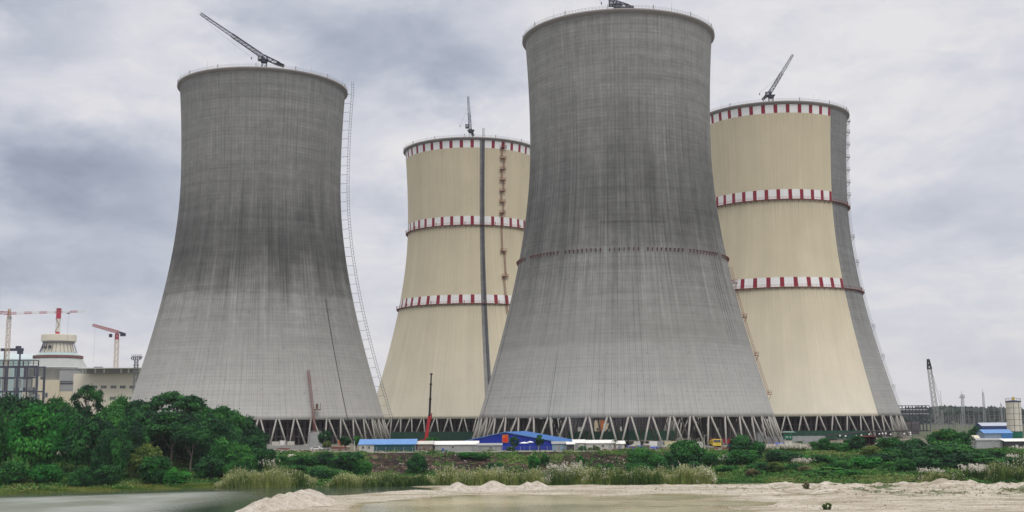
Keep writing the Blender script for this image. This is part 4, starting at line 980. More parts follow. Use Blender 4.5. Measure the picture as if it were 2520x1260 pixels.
# green sign booth
Yk = Yof(1941, 1100); t = thing('sign_booth', 'raised green booth on thin legs with flat pale roof and white lettering', 'booth', (gx(1941, Yk), Yk, 0))
zs1, zs0 = zat(1941, 1069, Yk), zat(1941, 1081, Yk); w_ = 20 / F * Yk; zrf = zat(1941, 1064, Yk)
MB().box(0, 1, zs0, w_, 2.0, zs1 - zs0).build('sign_box', greenpaint, t)
for x in (-w_ / 2 + .15, w_ / 2 - .15):
    for y in (.1, 1.9): MB().cyl((x, y, 0), (x, y, zrf), .07, .07, 6).build('leg', palesteel, t)
m = MB(); m.box(0, 1, zrf, 32 / F * Yk, 3.2, .16); m.box(.3, 1, zrf + .16, 24 / F * Yk, 2.4, .14); m.build('roof', pm('pale_green_sheet', (.35, .47, .42), .6, .2, .6), t)
MB().box(0, .6, .3, w_ * .9, 1.2, zs0 - 1.0).build('white_counter', offwhite, t)
def text(s, parent, x, y, z, size, mat, name='lettering'):
    cu = bpy.data.curves.new(name, 'FONT'); cu.body = s; cu.size = size; cu.extrude = .02; cu.align_x = 'CENTER'; cu.materials.append(mat)
    o = bpy.data.objects.new(name, cu); dg = bpy.context.evaluated_depsgraph_get(); COL.objects.link(o); dg.update()
    me_ = bpy.data.meshes.new_from_object(o.evaluated_get(dg)); bpy.data.objects.remove(o)
    o = meshobj(name, me_, parent); o.location = (x, y, z); o.rotation_euler = (pi / 2, 0, 0); return o
text('P4  8', t, 0, -.04, zs0 + .45, .95, white)
# poles and lamps
def pole(label, px, pyt, pyb, mat, lamp=None, r=.07, name='lamp_post', cat='lamp post'):
    Y = Yof(px, pyb); z = zat(px, pyt, Y); t = thing(name, label, cat, (gx(px, Y), Y, 0))
    MB().cyl((0, 0, 0), (0, 0, z), r * 1.3, r, 8).build('pole', mat, t); MB().box(0, 0, 0, .5, .5, .15).build('base', dullcon, t)
    if lamp:
        m = MB(); m.beam((0, 0, z - .1), (lamp, 0, z + .15), .08); m.build('arm', mat, t); MB().box(lamp * 1.3, 0, z + .08, .7, .35, .18).build('lamp_head', palesteel, t)
for a in [('white post standing at the left end of the blue roofed hut', 872, 1085, 1112, white), ('thin dark post behind the small trees left of the white post', 818, 1085, 1112, midsteel),
          ('pale lamp post at the bank edge behind the largest round bush', 1734, 1072, 1113, offwhite, .6), ('white lamp post beside the dark stall under the black canopy', 2155, 1062, 1090, offwhite, -.7),
          ('tall black pole standing right of the right cream tower', 2245, 1030, 1082, blacksteel, None, .1), ('dark slim pole in front of the blue hall roof', 1326, 1076, 1110, midsteel, .7),
          ('slim pole at the left corner of the blue hall', 1169, 1078, 1108, midsteel, -.6), ('thin pale pole left of the yellow truck', 1744, 1088, 1112, palesteel),
          ('grey post right of the crawler crane, the left one of two', 2360, 1020, 1064, palesteel, None, .12), ('grey post right of the crawler crane, the right one of two', 2366, 1016, 1066, palesteel, None, .12),
          ('tall hairline pole just right of the crawler crane boom', 2320, 962, 1062, midsteel, None, .1)]: pole(*a)
# wire fence with foot rail along the bank edge
Yf = 401.5; t = thing('bank_fence', 'thin wire fence with a white foot rail along the top of the dark bank', 'fence', (gx(1330, Yf), Yf, 0))
xa_, xb_ = gx(905, Yf) - t.location.x, gx(1745, Yf) - t.location.x; n = 38
MB().box((xa_ + xb_) / 2, -.25, .05, xb_ - xa_, .22, .24).build('foot_rail', offwhite, t)
PST = MB().cyl((0, 0, 0), (0, 0, 1.9), .045, .045, 6).mesh('post', offwhite)
for k in range(n + 1): o = meshobj('post', PST, t); o.location = (xa_ + (xb_ - xa_) * k / n, 0, 0)
m = MB()
for z in (.5, .95, 1.4, 1.8): m.beam((xa_, 0, z), (xb_, 0, z), .025)
m.build('wire', palesteel, t)
# black canopy with white lamps, stall beneath
Yc = 425.0; t = thing('shade_canopy', 'long black shade canopy with white globe lamps before the right cream tower', 'canopy', (gx(2160, Yc), Yc, 0))
pts = [(2033, 1073), (2080, 1069), (2140, 1061.5), (2175, 1063), (2215, 1061), (2290, 1059.5)]
P3 = [Vector((gx(a, Yc), 0, zat(a, bb, Yc))) - Vector((t.location.x, 0, 0)) for a, bb in pts]
m = MB(); vs = [p + Vector((0, y, dz)) for p in P3 for y, dz in ((-.6, -.15), (5, .1), (5, .22), (-.6, 0))]; n = len(P3)
m.add(vs, [(4 * i + k, 4 * i + (k + 1) % 4, 4 * i + 4 + (k + 1) % 4, 4 * i + 4 + k) for i in range(n - 1) for k in range(4)] + [(0, 1, 2, 3), (4 * n - 1, 4 * n - 2, 4 * n - 3, 4 * n - 4)]); m.build('sheet', pm('black_shade_net', (.018, .018, .02), .9, .3, .6), t)
for p in P3 + [(P3[i] + P3[i + 1]) / 2 for i in range(n - 1)]: MB().cyl((p.x, 0, 0), (p.x, 0, p.z - .1), .06, .06, 6).build('post', midsteel, t)
for px, py in ((2067, 1072), (2081, 1073), (2108, 1073), (2120, 1071), (2139, 1069), (2164, 1068), (2172, 1067), (2180, 1066.5), (2192, 1069), (2225, 1068), (2240, 1064.5), (2241, 1069)):
    p = at(px, py, Yc - .8) - t.location; MB().ball(p, .30, 10, 7).build('lamp', pm('white_globe', (.9, .9, .88), .4, .02, 1), t)
t = thing('market_stall', 'dark open stall with red goods under the black canopy', 'stall', (gx(2137, 424), 423.6, 0)); w_ = 36 / F * 424; zt = zat(2137, 1074, 424)
m = MB(); m.box(0, 2, 0, w_, .15, zt); m.box(-w_ / 2, 1, 0, .15, 2.2, zt); m.box(w_ / 2, 1, 0, .15, 2.2, zt); m.build('wall', pm('dark_red_brown_board', (.04, .02, .018), .8, .4, 1.5), t)
MB().prism([(-w_ / 2 - .2, -.3, zt - .1), (w_ / 2 + .2, -.3, zt - .1), (w_ / 2 + .2, 2.3, zt + .25), (-w_ / 2 - .2, 2.3, zt + .25)], (0, 0, .1)).build('roof', pm('faded_red_brown', (.15, .05, .04), .8, .4, 1), t)
m = MB(); [m.box(-w_ / 2 + .6 + .75 * k, 0, 0, .6, .7, .7 + .3 * (k % 3)) for k in range(6)]; m.build('counter', [brown], t)
for px0, px1, py, lab in ((2037, 2056, 1082, 'low brown market stall at the left end of the black canopy'), (2062, 2084, 1080, 'low pale topped market stall near the left end of the black canopy'), (2086, 2106, 1082, 'rusty topped market stall left of the dark red stall'), (2176, 2198, 1076, 'pale topped market stall right of the dark red stall'), (2200, 2226, 1077, 'brown stall with pink goods near the tall black pole')):
    Yq = 426.0; pc = (px0 + px1) / 2; t = thing('market_stall', lab, 'stall', (gx(pc, Yq), Yq, 0)); w_ = (px1 - px0) / F * Yq; z = zat(pc, py, Yq)
    mt = rustred if 'rusty' in lab else offwhite if 'pale' in lab else brown
    MB().prism([(-w_ / 2, -.4, z - .2), (w_ / 2, -.4, z - .2), (w_ / 2, 2.2, z + .1), (-w_ / 2, 2.2, z + .1)], (0, 0, .1)).build('roof', mt, t)
    for x in (-w_ / 2 + .1, w_ / 2 - .1):
        for y in (-.3, 2.1): MB().cyl((x, y, 0), (x, y, z - .1), .05, .05, 5).build('post', midsteel, t)
    m = MB(); [m.box(-w_ / 2 + .5 + .8 * k, .6, 0, .6, .8, .7 + .5 * ((k * 3) % 2)) for k in range(max(2, int(w_ / .8)))]; m.build('goods', pinkcloth if 'pink' in lab else brown, t)
# building material lying about the yard
def scat(n, px0, px1, y0, y1): return [(gx(random.uniform(px0, px1), yy), yy) for yy in [random.uniform(y0, y1) for _ in range(n)]]
def copies(proto, spots, group):
    for i, (x, y) in enumerate(spots):
        o = proto if i == 0 else proto.copy()
        if i:
            COL.objects.link(o)
            for ch in proto.children: c_ = ch.copy(); COL.objects.link(c_); c_.parent = o
        o.location = (x, y, gz(x, y)); o.rotation_euler = (0, 0, random.uniform(-.5, .5)); o.scale = (random.uniform(.7, 1.3),) * 2 + (random.uniform(.6, 1.5),); o['group'] = group
t = thing('pallet_stack', 'low stack of timber pallets and boards lying in the yard behind the bank', 'pallets'); m = MB()
for k in range(9): m.box(.04 * (k % 3), .03 * (k % 2), .15 * k, 2.2 - .1 * (k % 2), 1.3, .09)
m.build('boards', pm('grey_timber', (.20, .165, .12), .9, .35, 1.5), t); MB().box(.2, .1, 1.38, 1.5, 1.0, .35).build('sacks', offwhite, t)
copies(t, scat(9, 1540, 1760, 405, 420) + scat(4, 1030, 1070, 412, 418) + scat(8, 2030, 2330, 408, 424) + scat(6, 660, 860, 444, 470), 'pallet stacks in the yard')
t = thing('pipe_bundle', 'bundle of rusty scaffold tubes lying in the yard behind the bank', 'pipes'); m = MB()
for k in range(11): m.cyl((-2.6, .16 * (k % 4) + .08 * (k // 4 % 2), .1 + .15 * (k // 4)), (2.6, .16 * (k % 4), .1 + .15 * (k // 4)), .07, .07, 6)
m.build('tubes', rustred, t); m = MB(); m.box(-1.5, .3, -.05, .2, 1.0, .1); m.box(1.5, .3, -.05, .2, 1.0, .1); m.build('bearer', brown, t)
copies(t, scat(7, 1500, 1800, 404, 424) + scat(6, 2030, 2300, 405, 420) + scat(5, 640, 880, 450, 480) + scat(4, 1400, 1520, 402.5, 406), 'tube bundles in the yard')
t = thing('drum', 'blue or rusty steel drum standing in the yard behind the bank', 'drum'); MB().lathe([(.01, 0), (.3, 0), (.3, .3), (.32, .32), (.3, .34), (.3, .62), (.32, .64), (.3, .66), (.3, .92), (.01, .92)], 16).build('body', bluetarp, t); MB().lathe([(.27, .925), (.27, .95), (.01, .95)], 12).build('lid', midsteel, t)
copies(t, scat(8, 1520, 1740, 403, 410) + scat(6, 2040, 2300, 404, 414) + scat(4, 1070, 1110, 404, 407), 'drums in the yard')
t = thing('rubbish_heap', 'low heap of pale and brown rubble and sheets by the yard edge', 'rubble'); m = MB()
for k in range(26): a, q = random.uniform(0, 6.28), random.random() ** .6 * 1.7; m.cur = k % 2; m.box(q * cos(a), q * sin(a) * .7, max(0, .5 - .3 * q), random.uniform(.25, .9), random.uniform(.2, .7), random.uniform(.1, .5), a)
m.build('debris', [pm('pale_debris', (.45, .42, .37), .9, .3, 1.5), brown], t); m = MB(); m.prism([(-1.2, -.4, .35), (.6, -.6, .5), (.8, .4, .62), (-1.0, .5, .4)], (0, 0, .03)); m.build('sheet', corrug, t)
copies(t, scat(10, 1400, 1760, 402.5, 408) + scat(9, 2030, 2340, 403, 412) + scat(6, 660, 860, 425, 445) + scat(3, 930, 1060, 402.5, 404), 'rubble heaps along the yard edge')
# right edge huts and silo
shed('site_hut', 'flat cream roofed shed beside the big dark bushes at right', 2368, 2414, 1083, 1072, 432, 6, offwhite, pm('cream_roof_sheet', (.60, .57, .46), .6, .15, .4), windows=(.3, .7))
t = shed('site_hut', 'grey corrugated shed with pale sloping roof at the right', 2404, 2474, 1083.5, 1079, 410, 8, corrug, greypanel, door=.6)
t = shed('open_shelter', 'dark open shelter with white roof at the right edge', 2474, 2540, 1086, 1080, 408, 8, pm('dark_board', (.05, .05, .055), .8), white); m = MB()
for k in range(6): m.box(-3.5 + 1.3 * k, -.6, 0, .8, .8, .5 + .6 * ((k * 7) % 3) / 2)
m.build('stored_goods', offwhite, t)
shed('site_hut', 'small hut with bright blue roof and blue slatted end left of the silo', 2424, 2492, 1066, 1057.5, 470, 8, pm('blue_grey_board', (.22, .30, .40), .7, .25, .6), blueroof, panels=(.62, 1.0, pm('blue_slats', (.07, .22, .50), .6, .2, .5)))
shed('site_hut', 'long far hut with pale roof and dark blue walls behind the silo', 2418, 2490, 1048, 1040.5, 640, 10, pm('navy_sheet', (.04, .07, .20), .6, .2, .4), pm('pale_blue_roof', (.42, .46, .55), .6, .1, .3))
Ysl = 520.0; t = thing('silo', 'tall cream cement silo with dark seams and yellow filter on top', 'silo', (gx(2499, Ysl), Ysl, 0)); r = 17.5 / F * Ysl; z1 = zat(2499, 990, Ysl); z0 = zat(2499, 1062, Ysl)
MB().lathe([(r, z0), (r, z1)], 40).build('shell', pm('silo_cream', (.60, .58, .50), .6, .15, .4, streak=.25), t, True)
m = MB()
for k in range(6): z = z0 + (z1 - z0) * k / 5; m.lathe([(r + .04, z), (r + .04, z + .13), (r - .05, z + .13), (r - .05, z)], 40, closed=True)
for a in (-1.95, -1.2): m.beam(((r + .03) * cos(a), (r + .03) * sin(a), z0), ((r + .03) * cos(a), (r + .03) * sin(a), z1), .12)
m.build('seam', navysteel, t)
MB().lathe([(r + .12, z1), (r + .1, z1 + .5), (.4, z1 + 1.0), (.02, z1 + 1.05)], 40).build('roof', navysteel, t); MB().cyl((.2, 0, z1 + 1), (.2, 0, z1 + 2.3), .55, .55, 12).build('filter', yellow, t)
m = MB(); [m.beam((r * cos(a), r * sin(a), z1 + .4), (r * cos(a), r * sin(a), z1 + 1.7), .07) for a in np.linspace(0, 2 * pi, 19)]; m.tube([(r * cos(a), r * sin(a), z1 + 1.7) for a in np.linspace(0, 2 * pi, 29)], .05, 4); m.build('guard_rail', palesteel, t)
MB().lathe([(r + .05, z0 - 2.6), (r + .05, z0 - .05)], 40).build('skirt', greenpaint, t)
m = MB(); m.lathe([(r * .98, z0 - 2.6), (.5, .8)], 24); m.build('cone', midsteel, t)
for a in (.785, 2.356, 3.927, 5.498): MB().box(r * .9 * cos(a), r * .9 * sin(a), 0, .35, .35, z0 - 2.5).build('leg', midsteel, t)
# seen through the legs of the nearest tower
def pblock(name, label, cat, px0, px1, pyt, Y, depth, mat, extra=None):
    t, w_, h = block(name, label, cat, px0, px1, pyt, Y, depth, mat)
    return t, w_, h
t, w_, h = pblock('scaffold_block', 'dark purple brown scaffolded block seen between the legs of the nearest tower', 'building', 1385, 1660, 1024, 700, 20, pm('dusky_formwork', (.085, .07, .095), .9, .5, .35, streak=.4))
m = MB()
for k in range(36): m.box(-w_ / 2 + w_ * k / 35, -.8, 0, .22, .22, h)
for z in np.arange(1.5, h, 1.6): m.box(0, -.8, z, w_, .2, .18)
m.build('scaffold', midsteel, t)
for px0, px1, pyt, Y, mt, lab in ((1479, 1489, 1034, 640, orangepaint, 'orange hopper between the middle legs of the nearest tower'), (1464, 1478, 1034, 642, cream, 'cream cabin left of the orange hopper behind the tower legs'), (1486, 1500, 1041, 632, cream, 'cream cabin with one dark window right of the orange hopper'), (1423, 1432, 1051, 630, offwhite, 'small pale cabin farther left behind the tower legs'), (1527, 1534, 1050, 632, offwhite, 'small pale cabin farther right behind the tower legs'), (1566, 1600, 1068, 628, redpaint, 'low red stack between the right middle legs of the nearest tower')):
    t, w_, h = pblock('hopper' if 'hopper' in lab else 'cabin' if 'cabin' in lab else 'stack', lab, 'hopper' if 'hopper' in lab else 'cabin' if 'cabin' in lab else 'stack', px0, px1, pyt, Y, 3, mt)
    m = MB(); m.box(0, -.08, h * .45, w_ * .3, .14, min(1.2, h * .25)); m.build('window', darkglass, t); MB().box(0, 1.5, h + .003, w_ + .3, 3.3, .18).build('roof', midsteel, t)
# pipe rack, gantries, masts, far right
Yp = 850.0; t = thing('pipe_rack', 'two storey dark steel pipe rack behind the right cream tower edge', 'structure', (gx(2250, Yp), Yp, 0)); xa_, xb_ = gx(2190, Yp) - t.location.x, gx(2290, Yp) - t.location.x; zt = zat(2250, 998, Yp); m = MB()
for k in range(13):
    x = xa_ + (xb_ - xa_) * k / 12
    for y in (0, 8): m.box(x, y, 0, .38, .38, zt)
    if k < 12:
        x2 = xa_ + (xb_ - xa_) * (k + 1) / 12
        if k % 3 == 0: m.beam((x, 0, zt * .45), (x2, 0, zt * .7), .25); m.beam((x2, 0, zt * .45), (x, 0, zt * .7), .25)
for f_ in (.35, .62, .78, .88, .985):
    for y in (0, 8): m.box((xa_ + xb_) / 2, y, zt * f_, xb_ - xa_, .3, .4)
m.build('frame', navysteel, t); m = MB()
for k, (f_, r_) in enumerate(((.64, .5), (.66, .35), (.80, .55), (.64, .3))): m.cyl((xa_, 2 + 1.6 * k, zt * f_ + r_), (xb_, 2 + 1.6 * k, zt * f_ + r_), r_, r_, 8)
m.build('pipe', palesteel, t)
GP = None
for k, px in enumerate((2335, 2347, 2385, 2398, 2411, 2424, 2436, 2449, 2461, 2474, 2488, 2503, 2516, 2530)):
    Yg = 1000.0 + (k % 3) * 14; x = gx(px, Yg)
    if GP is None:
        g0 = thing('line_pole', 'grey steel line pole in the row before the far wood', 'pole', (x, Yg, 0), 0, 'line poles before the far wood'); m = MB(); m.cyl((0, 0, 0), (0, 0, 17.5), .42, .22, 8); m.build('pole', midsteel, g0)
        m = MB(); m.beam((-2.2, 0, 15), (2.2, 0, 15), .25); m.beam((-1.8, 0, 16.6), (1.8, 0, 16.6), .22); m.build('crossarm', midsteel, g0); GP = g0
    else:
        o = GP.copy(); COL.objects.link(o); o.location = (x, Yg, 0)
        for ch in GP.children: c_ = ch.copy(); COL.objects.link(c_); c_.parent = o
Yg = 985.0; t = thing('substation_gantry', 'long low steel gantry of portals and beams before the far wood', 'gantry', (gx(2400, Yg), Yg, 0)); xa_, xb_ = gx(2292, Yg) - t.location.x, gx(2545, Yg) - t.location.x; m = MB()
for k in range(22):
    x = xa_ + (xb_ - xa_) * k / 21; m.box(x, 0, 0, .3, .3, 10.5)
    if k % 2 == 0 and k < 21: x2 = xa_ + (xb_ - xa_) * (k + 1) / 21; m.beam((x, 0, 1.5), (x2, 0, 8), .2); m.beam((x2, 0, 1.5), (x, 0, 8), .2)
for z in (4.2, 8.0, 10.4): m.box((xa_ + xb_) / 2, 0, z, xb_ - xa_, .28, .3)
m.build('frame', midsteel, t)
def mast(label, px, pyt, Y, w0, w1, plat=None):
    t = thing('antenna_mast', label, 'mast', (gx(px, Y), Y, 0)); z = zat(px, pyt, Y)
    m = MB(); m.lattice((0, 0, 0), (0, 0, z * .9), w0, w1, 22, .3, (0, 1, 0), .2, True); m.build('mast', palesteel, t); MB().cyl((0, 0, z * .9), (0, 0, z), .2, .1, 6).build('aerial', midsteel, t)
    if plat: q = MB(); q.box(0, 0, z * plat, 5.2, 4.0, .5); [q.box(x, -1.5, z * plat + .5, .5, .4, 2.2) for x in (-2.2, 0, 2.2)]; q.build('antenna_platform', palesteel, t)
mast('pale antenna mast with a small platform far right', 2371, 962, 1250, 3.4, 2.6, .80)
mast('slim grey antenna mast right of the mast with the platform', 2423, 957, 1300, 3.0, 1.6)
mast('faint thin mast close to the silo', 2466, 988, 1400, 2.0, 1.2)
t, w_, h = pblock('formwork_stack', 'dull pinkish stack of formwork behind the tall black pole', 'stack', 2224, 2262, 1040, 720, 8, pm('pinkish_formwork', (.24, .165, .165), .85, .35, .4, streak=.4))
m = MB(); [m.box(-w_ / 2 + w_ * k / 12, -.25, 0, .25, .4, h) for k in range(13)]; [m.box(0, -.3, z, w_, .3, .2) for z in np.arange(1, h, 1.5)]; m.build('frame', midsteel, t)

# ------------------------------------------------------------------ sand heaps
def heap(label, cones, res=.35, seed=0, mat=None):
    """cones: (px, py_peak, Y, run/rise)"""
    cs = []
    for px, py, Y, k in cones:
        p = at(px, py, Y); cs.append((p.x, Y, (p.z + 6.75) * 1.14, k * 1.08))
    x0 = min(c[0] - c[2] * c[3] for c in cs) - 1; x1 = max(c[0] + c[2] * c[3] for c in cs) + 1; y0 = min(c[1] - c[2] * c[3] for c in cs) - 1; y1 = max(c[1] + c[2] * c[3] for c in cs) + 1
    nx_, ny_ = int((x1 - x0) / res) + 2, int((y1 - y0) / res) + 2; X_, Y_ = np.meshgrid(np.linspace(x0, x1, nx_), np.linspace(y0, y1, ny_)); H = np.full(X_.shape, -2.0)
    for cx, cy, h, k in cs:
        d_ = np.hypot(X_ - cx, Y_ - cy) * (1 + .35 * fbm((np.arctan2(Y_ - cy, X_ - cx)) * 1.2 + seed, X_ * 0 + cx, 3)); hh = h - np.sqrt(d_ ** 2 + .25) / k + .15; H = np.maximum(H, hh)
    H = H + fbm(X_ * .9 + seed, Y_ * .9, 4) * .42 * sst(H, -.3, .6) + fbm(X_ * .35 + seed, Y_ * .35, 3) * .5 * sst(H, 0, 1)
    t = thing('sand_heap', label, 'sand heap', (cs[0][0], cs[0][1], -6.75)); me_ = bpy.data.meshes.new('heap'); ii = np.arange(nx_ * ny_).reshape(ny_, nx_)
    fastmesh(me_, np.stack([X_ - cs[0][0], Y_ - cs[0][1], np.maximum(H, -.6)], -1).reshape(-1, 3), np.stack([ii[:-1, :-1], ii[:-1, 1:], ii[1:, 1:], ii[1:, :-1]], -1).reshape(-1, 4))
    me_.polygons.foreach_set('use_smooth', np.ones(len(me_.polygons), bool)); me_.materials.append(SANDM); me_.name = 'sand'
    return meshobj('sand', me_, t)
SANDM = bpy.data.materials.new('heaped_sand'); SANDM.use_nodes = True; tt = NT(SANDM.node_tree); b = tt.n['Principled BSDF']; gq = tt.new('ShaderNodeNewGeometry')
n_a = tt.noise(gq.outputs['Position'], 1.6, 6, .7); n_b = tt.noise(gq.outputs['Position'], .5, 4, .6)
tt.l.new(tt.ramp(tt.m('ADD', tt.m('MULTIPLY', n_a, .6), tt.m('MULTIPLY', n_b, .45)), [(.36, (.20, .165, .12)), (.46, (.35, .31, .255)), (.56, (.45, .412, .355)), (.72, (.56, .525, .46))]), b.inputs['Base Color']); b.inputs['Roughness'].default_value = .95
bn = tt.new('ShaderNodeBump'); bn.inputs['Strength'].default_value = .9; bn.inputs['Distance'].default_value = .25; tt.l.new(n_a, bn.inputs['Height']); tt.l.new(bn.outputs[0], b.inputs['Normal'])
heap('leftmost of the three pale sand cones before the reeds', [(1127, 1188.5, 308, 2.0), (1106, 1199, 307, 2.2)], seed=3)
heap('middle and tallest of the three pale sand cones before the reeds', [(1213, 1183.5, 307, 1.75), (1200, 1190, 306, 2.0)], seed=8)
heap('rightmost, blunt topped one of the three pale sand cones before the reeds', [(1320, 1184.5, 308, 1.5), (1300, 1187, 308, 1.6), (1330, 1188, 308, 1.6)], seed=12)
heap('large rough sand heap jutting into the pond at the lower edge', [(762, 1204.5, 262, 1.7), (742, 1209, 259, 1.8), (712, 1214, 256, 1.7), (690, 1218, 252, 1.8), (660, 1226, 246, 1.8), (632, 1235, 241, 1.7), (792, 1222, 262, 2.2), (612, 1246, 236, 1.7)], .28, 21)
heap('low sand hump at the far end of the spit left of the cones', [(1017, 1206.5, 306, 3.0), (985, 1209, 302, 4.5), (960, 1210, 300, 5)], seed=31)
heap('rough sand hump by the lower edge right of the muddy pool', [(1925, 1236, 248, 2.3), (1900, 1243, 247, 2.4), (1950, 1245, 246, 2.4)], seed=44)
heap('smooth pale sand hump on the flats at the right', [(2225, 1220, 274, 2.6), (2240, 1223, 273, 3.2)], seed=51)
heap('broken sand hump below the right hand pampas clump', [(2345, 1206, 295, 2.5), (2375, 1209, 293, 2.5), (2310, 1213, 290, 2.6)], seed=57)
heap('brownish sand hump at the far right of the flats', [(2470, 1205, 296, 2.4), (2425, 1208, 294, 2.5), (2500, 1211, 292, 2.5)], seed=63)

# ------------------------------------------------------------------ vegetation
def leafmat(name, stops, trans=.14):
    m = bpy.data.materials.new(name); m.use_nodes = True; t = NT(m.node_tree); b = t.n['Principled BSDF']
    a = t.new('ShaderNodeAttribute', attribute_name='hue'); oi = t.new('ShaderNodeObjectInfo')
    c = t.ramp(t.m('ADD', a.outputs['Fac'], t.m('MULTIPLY', t.m('SUBTRACT', oi.outputs['Random'], .5), .22), clamp=True), stops)
    t.l.new(c, b.inputs['Base Color']); b.inputs['Roughness'].default_value = .65; b.inputs['Specular IOR Level'].default_value = .12
    tr = t.new('ShaderNodeBsdfTranslucent'); t.l.new(c, tr.inputs[0]); mx = t.new('ShaderNodeMixShader'); mx.inputs[0].default_value = trans
    o = t.n['Material Output']; t.l.new(b.outputs[0], mx.inputs[1]); t.l.new(tr.outputs[0], mx.inputs[2]); t.l.new(mx.outputs[0], o.inputs[0]); return m
LM = {'bright': leafmat('bright_green_leaf', [(0, (.006, .075, .012)), (.5, (.018, .150, .020)), (1, (.062, .27, .038))]),
      'dark': leafmat('dark_green_leaf', [(0, (.004, .024, .012)), (.5, (.012, .066, .020)), (1, (.042, .175, .034))]),
      'mid': leafmat('mid_green_leaf', [(0, (.006, .044, .013)), (.5, (.020, .112, .021)), (1, (.070, .24, .038))]),
      'olive': leafmat('olive_leaf', [(0, (.025, .055, .014)), (.5, (.065, .120, .022)), (1, (.16, .21, .045))]),
      'far': leafmat('far_wood_leaf', [(0, (.018, .036, .026)), (.5, (.028, .050, .034)), (1, (.045, .070, .042))]),
      'reed': leafmat('reed_blade', [(0, (.018, .055, .012)), (.45, (.07, .135, .025)), (1, (.24, .29, .08))]),
      'head': leafmat('reed_seed_head', [(0, (.20, .24, .09)), (.5, (.42, .43, .21)), (1, (.58, .56, .36))], .3),
      'plume': leafmat('white_grass_plume', [(0, (.50, .46, .38)), (.5, (.70, .66, .58)), (1, (.82, .79, .73))], .4),
      'brownish': leafmat('dry_brown_leaf', [(0, (.07, .08, .03)), (.5, (.14, .135, .06)), (1, (.26, .22, .13))])}
def diamonds(name, c, nrm, size, hue, asp=.62):
    """many rhombic leaves as one mesh"""
    n = len(c); r = rng.normal(size=(n, 3)); tg = np.cross(nrm, r); tg /= np.linalg.norm(tg, axis=1, keepdims=True) + 1e-9; bt = np.cross(nrm, tg); s = size[:, None]
    v = np.stack([c + tg * s, c + bt * s * asp, c - tg * s, c - bt * s * asp], 1).reshape(-1, 3)
    me_ = bpy.data.meshes.new(name); fastmesh(me_, v, np.arange(4 * n).reshape(n, 4)); a = me_.attributes.new('hue', 'FLOAT', 'POINT'); a.data.foreach_set('value', np.repeat(hue, 4).astype(np.float32)); return me_
def unit(v): return v / (np.linalg.norm(v, axis=1, keepdims=True) + 1e-9)
def crown_mesh(seed, shape, ncl, nleaf, leaf):
    g = np.random.default_rng(seed); cs = []; rs = []
    while len(cs) < ncl:
        p = g.normal(size=3); p /= np.linalg.norm(p)
        if shape == 'dome':
            p = p * np.array([.78, .78, .5]) * g.uniform(.55, 1.0); p[2] = .5 + p[2] * .85; r = g.uniform(.17, .34)
        elif shape == 'umbrella':
            a = g.uniform(0, 2 * pi); q = sqrt(g.uniform(0, 1)) * .86; p = np.array([q * cos(a), q * sin(a), .30 + .42 * (1 - q * q) + g.uniform(-.10, .10)]); r = g.uniform(.12, .22)
        elif shape == 'ball':
            p = p * np.array([.72, .72, .40]) * g.uniform(.6, 1); p[2] = .5 + p[2]; r = g.uniform(.2, .32)
        else:                                  # loose, open
            p = p * np.array([.75, .75, .46]) * g.uniform(.7, 1.0); p[2] = .52 + p[2]; r = g.uniform(.12, .24)
        cs.append(p); rs.append(r)
    cs = np.array(cs); rs = np.array(rs); w_ = rs ** 2 / (rs ** 2).sum(); k = g.choice(ncl, nleaf, p=w_)
    dv = unit(g.normal(size=(nleaf, 3))); dv[:, 2] = np.where(g.random(nleaf) < .55, np.abs(dv[:, 2]), dv[:, 2])
    rr = rs[k] * np.where(g.random(nleaf) < .12, g.uniform(1.05, 1.5, nleaf), g.uniform(.66, 1.05, nleaf)); flat = .42 if shape == 'umbrella' else .62
    P_ = cs[k] + dv * rr[:, None] * np.array([1, 1, flat]); P_[:, 2] = np.clip(P_[:, 2], .015, None)
    N_ = unit(dv * .9 + np.array([0, 0, .55]) + g.normal(size=(nleaf, 3)) * .55); hue = np.clip(g.normal(.5, .14, nleaf) + g.normal(0, .24, ncl)[k], 0, 1)
    return diamonds('crown', P_, N_, leaf * g.uniform(.6, 1.35, nleaf), hue), cs
PROTO = {}
for nm, (sh, ncl, nl, lf) in {'dome': ('dome', 46, 11000, .040), 'dome_b': ('dome', 38, 10000, .044), 'umbrella': ('umbrella', 52, 9000, .036), 'ball': ('ball', 40, 7000, .05), 'ball_b': ('ball', 30, 6000, .055), 'open': ('open', 34, 4200, .042), 'open_b': ('open', 30, 5200, .05)}.items(): PROTO[nm] = crown_mesh(hash(nm) % 9999 if False else sum(map(ord, nm)), sh, ncl, nl, lf)
CROWNS = {}
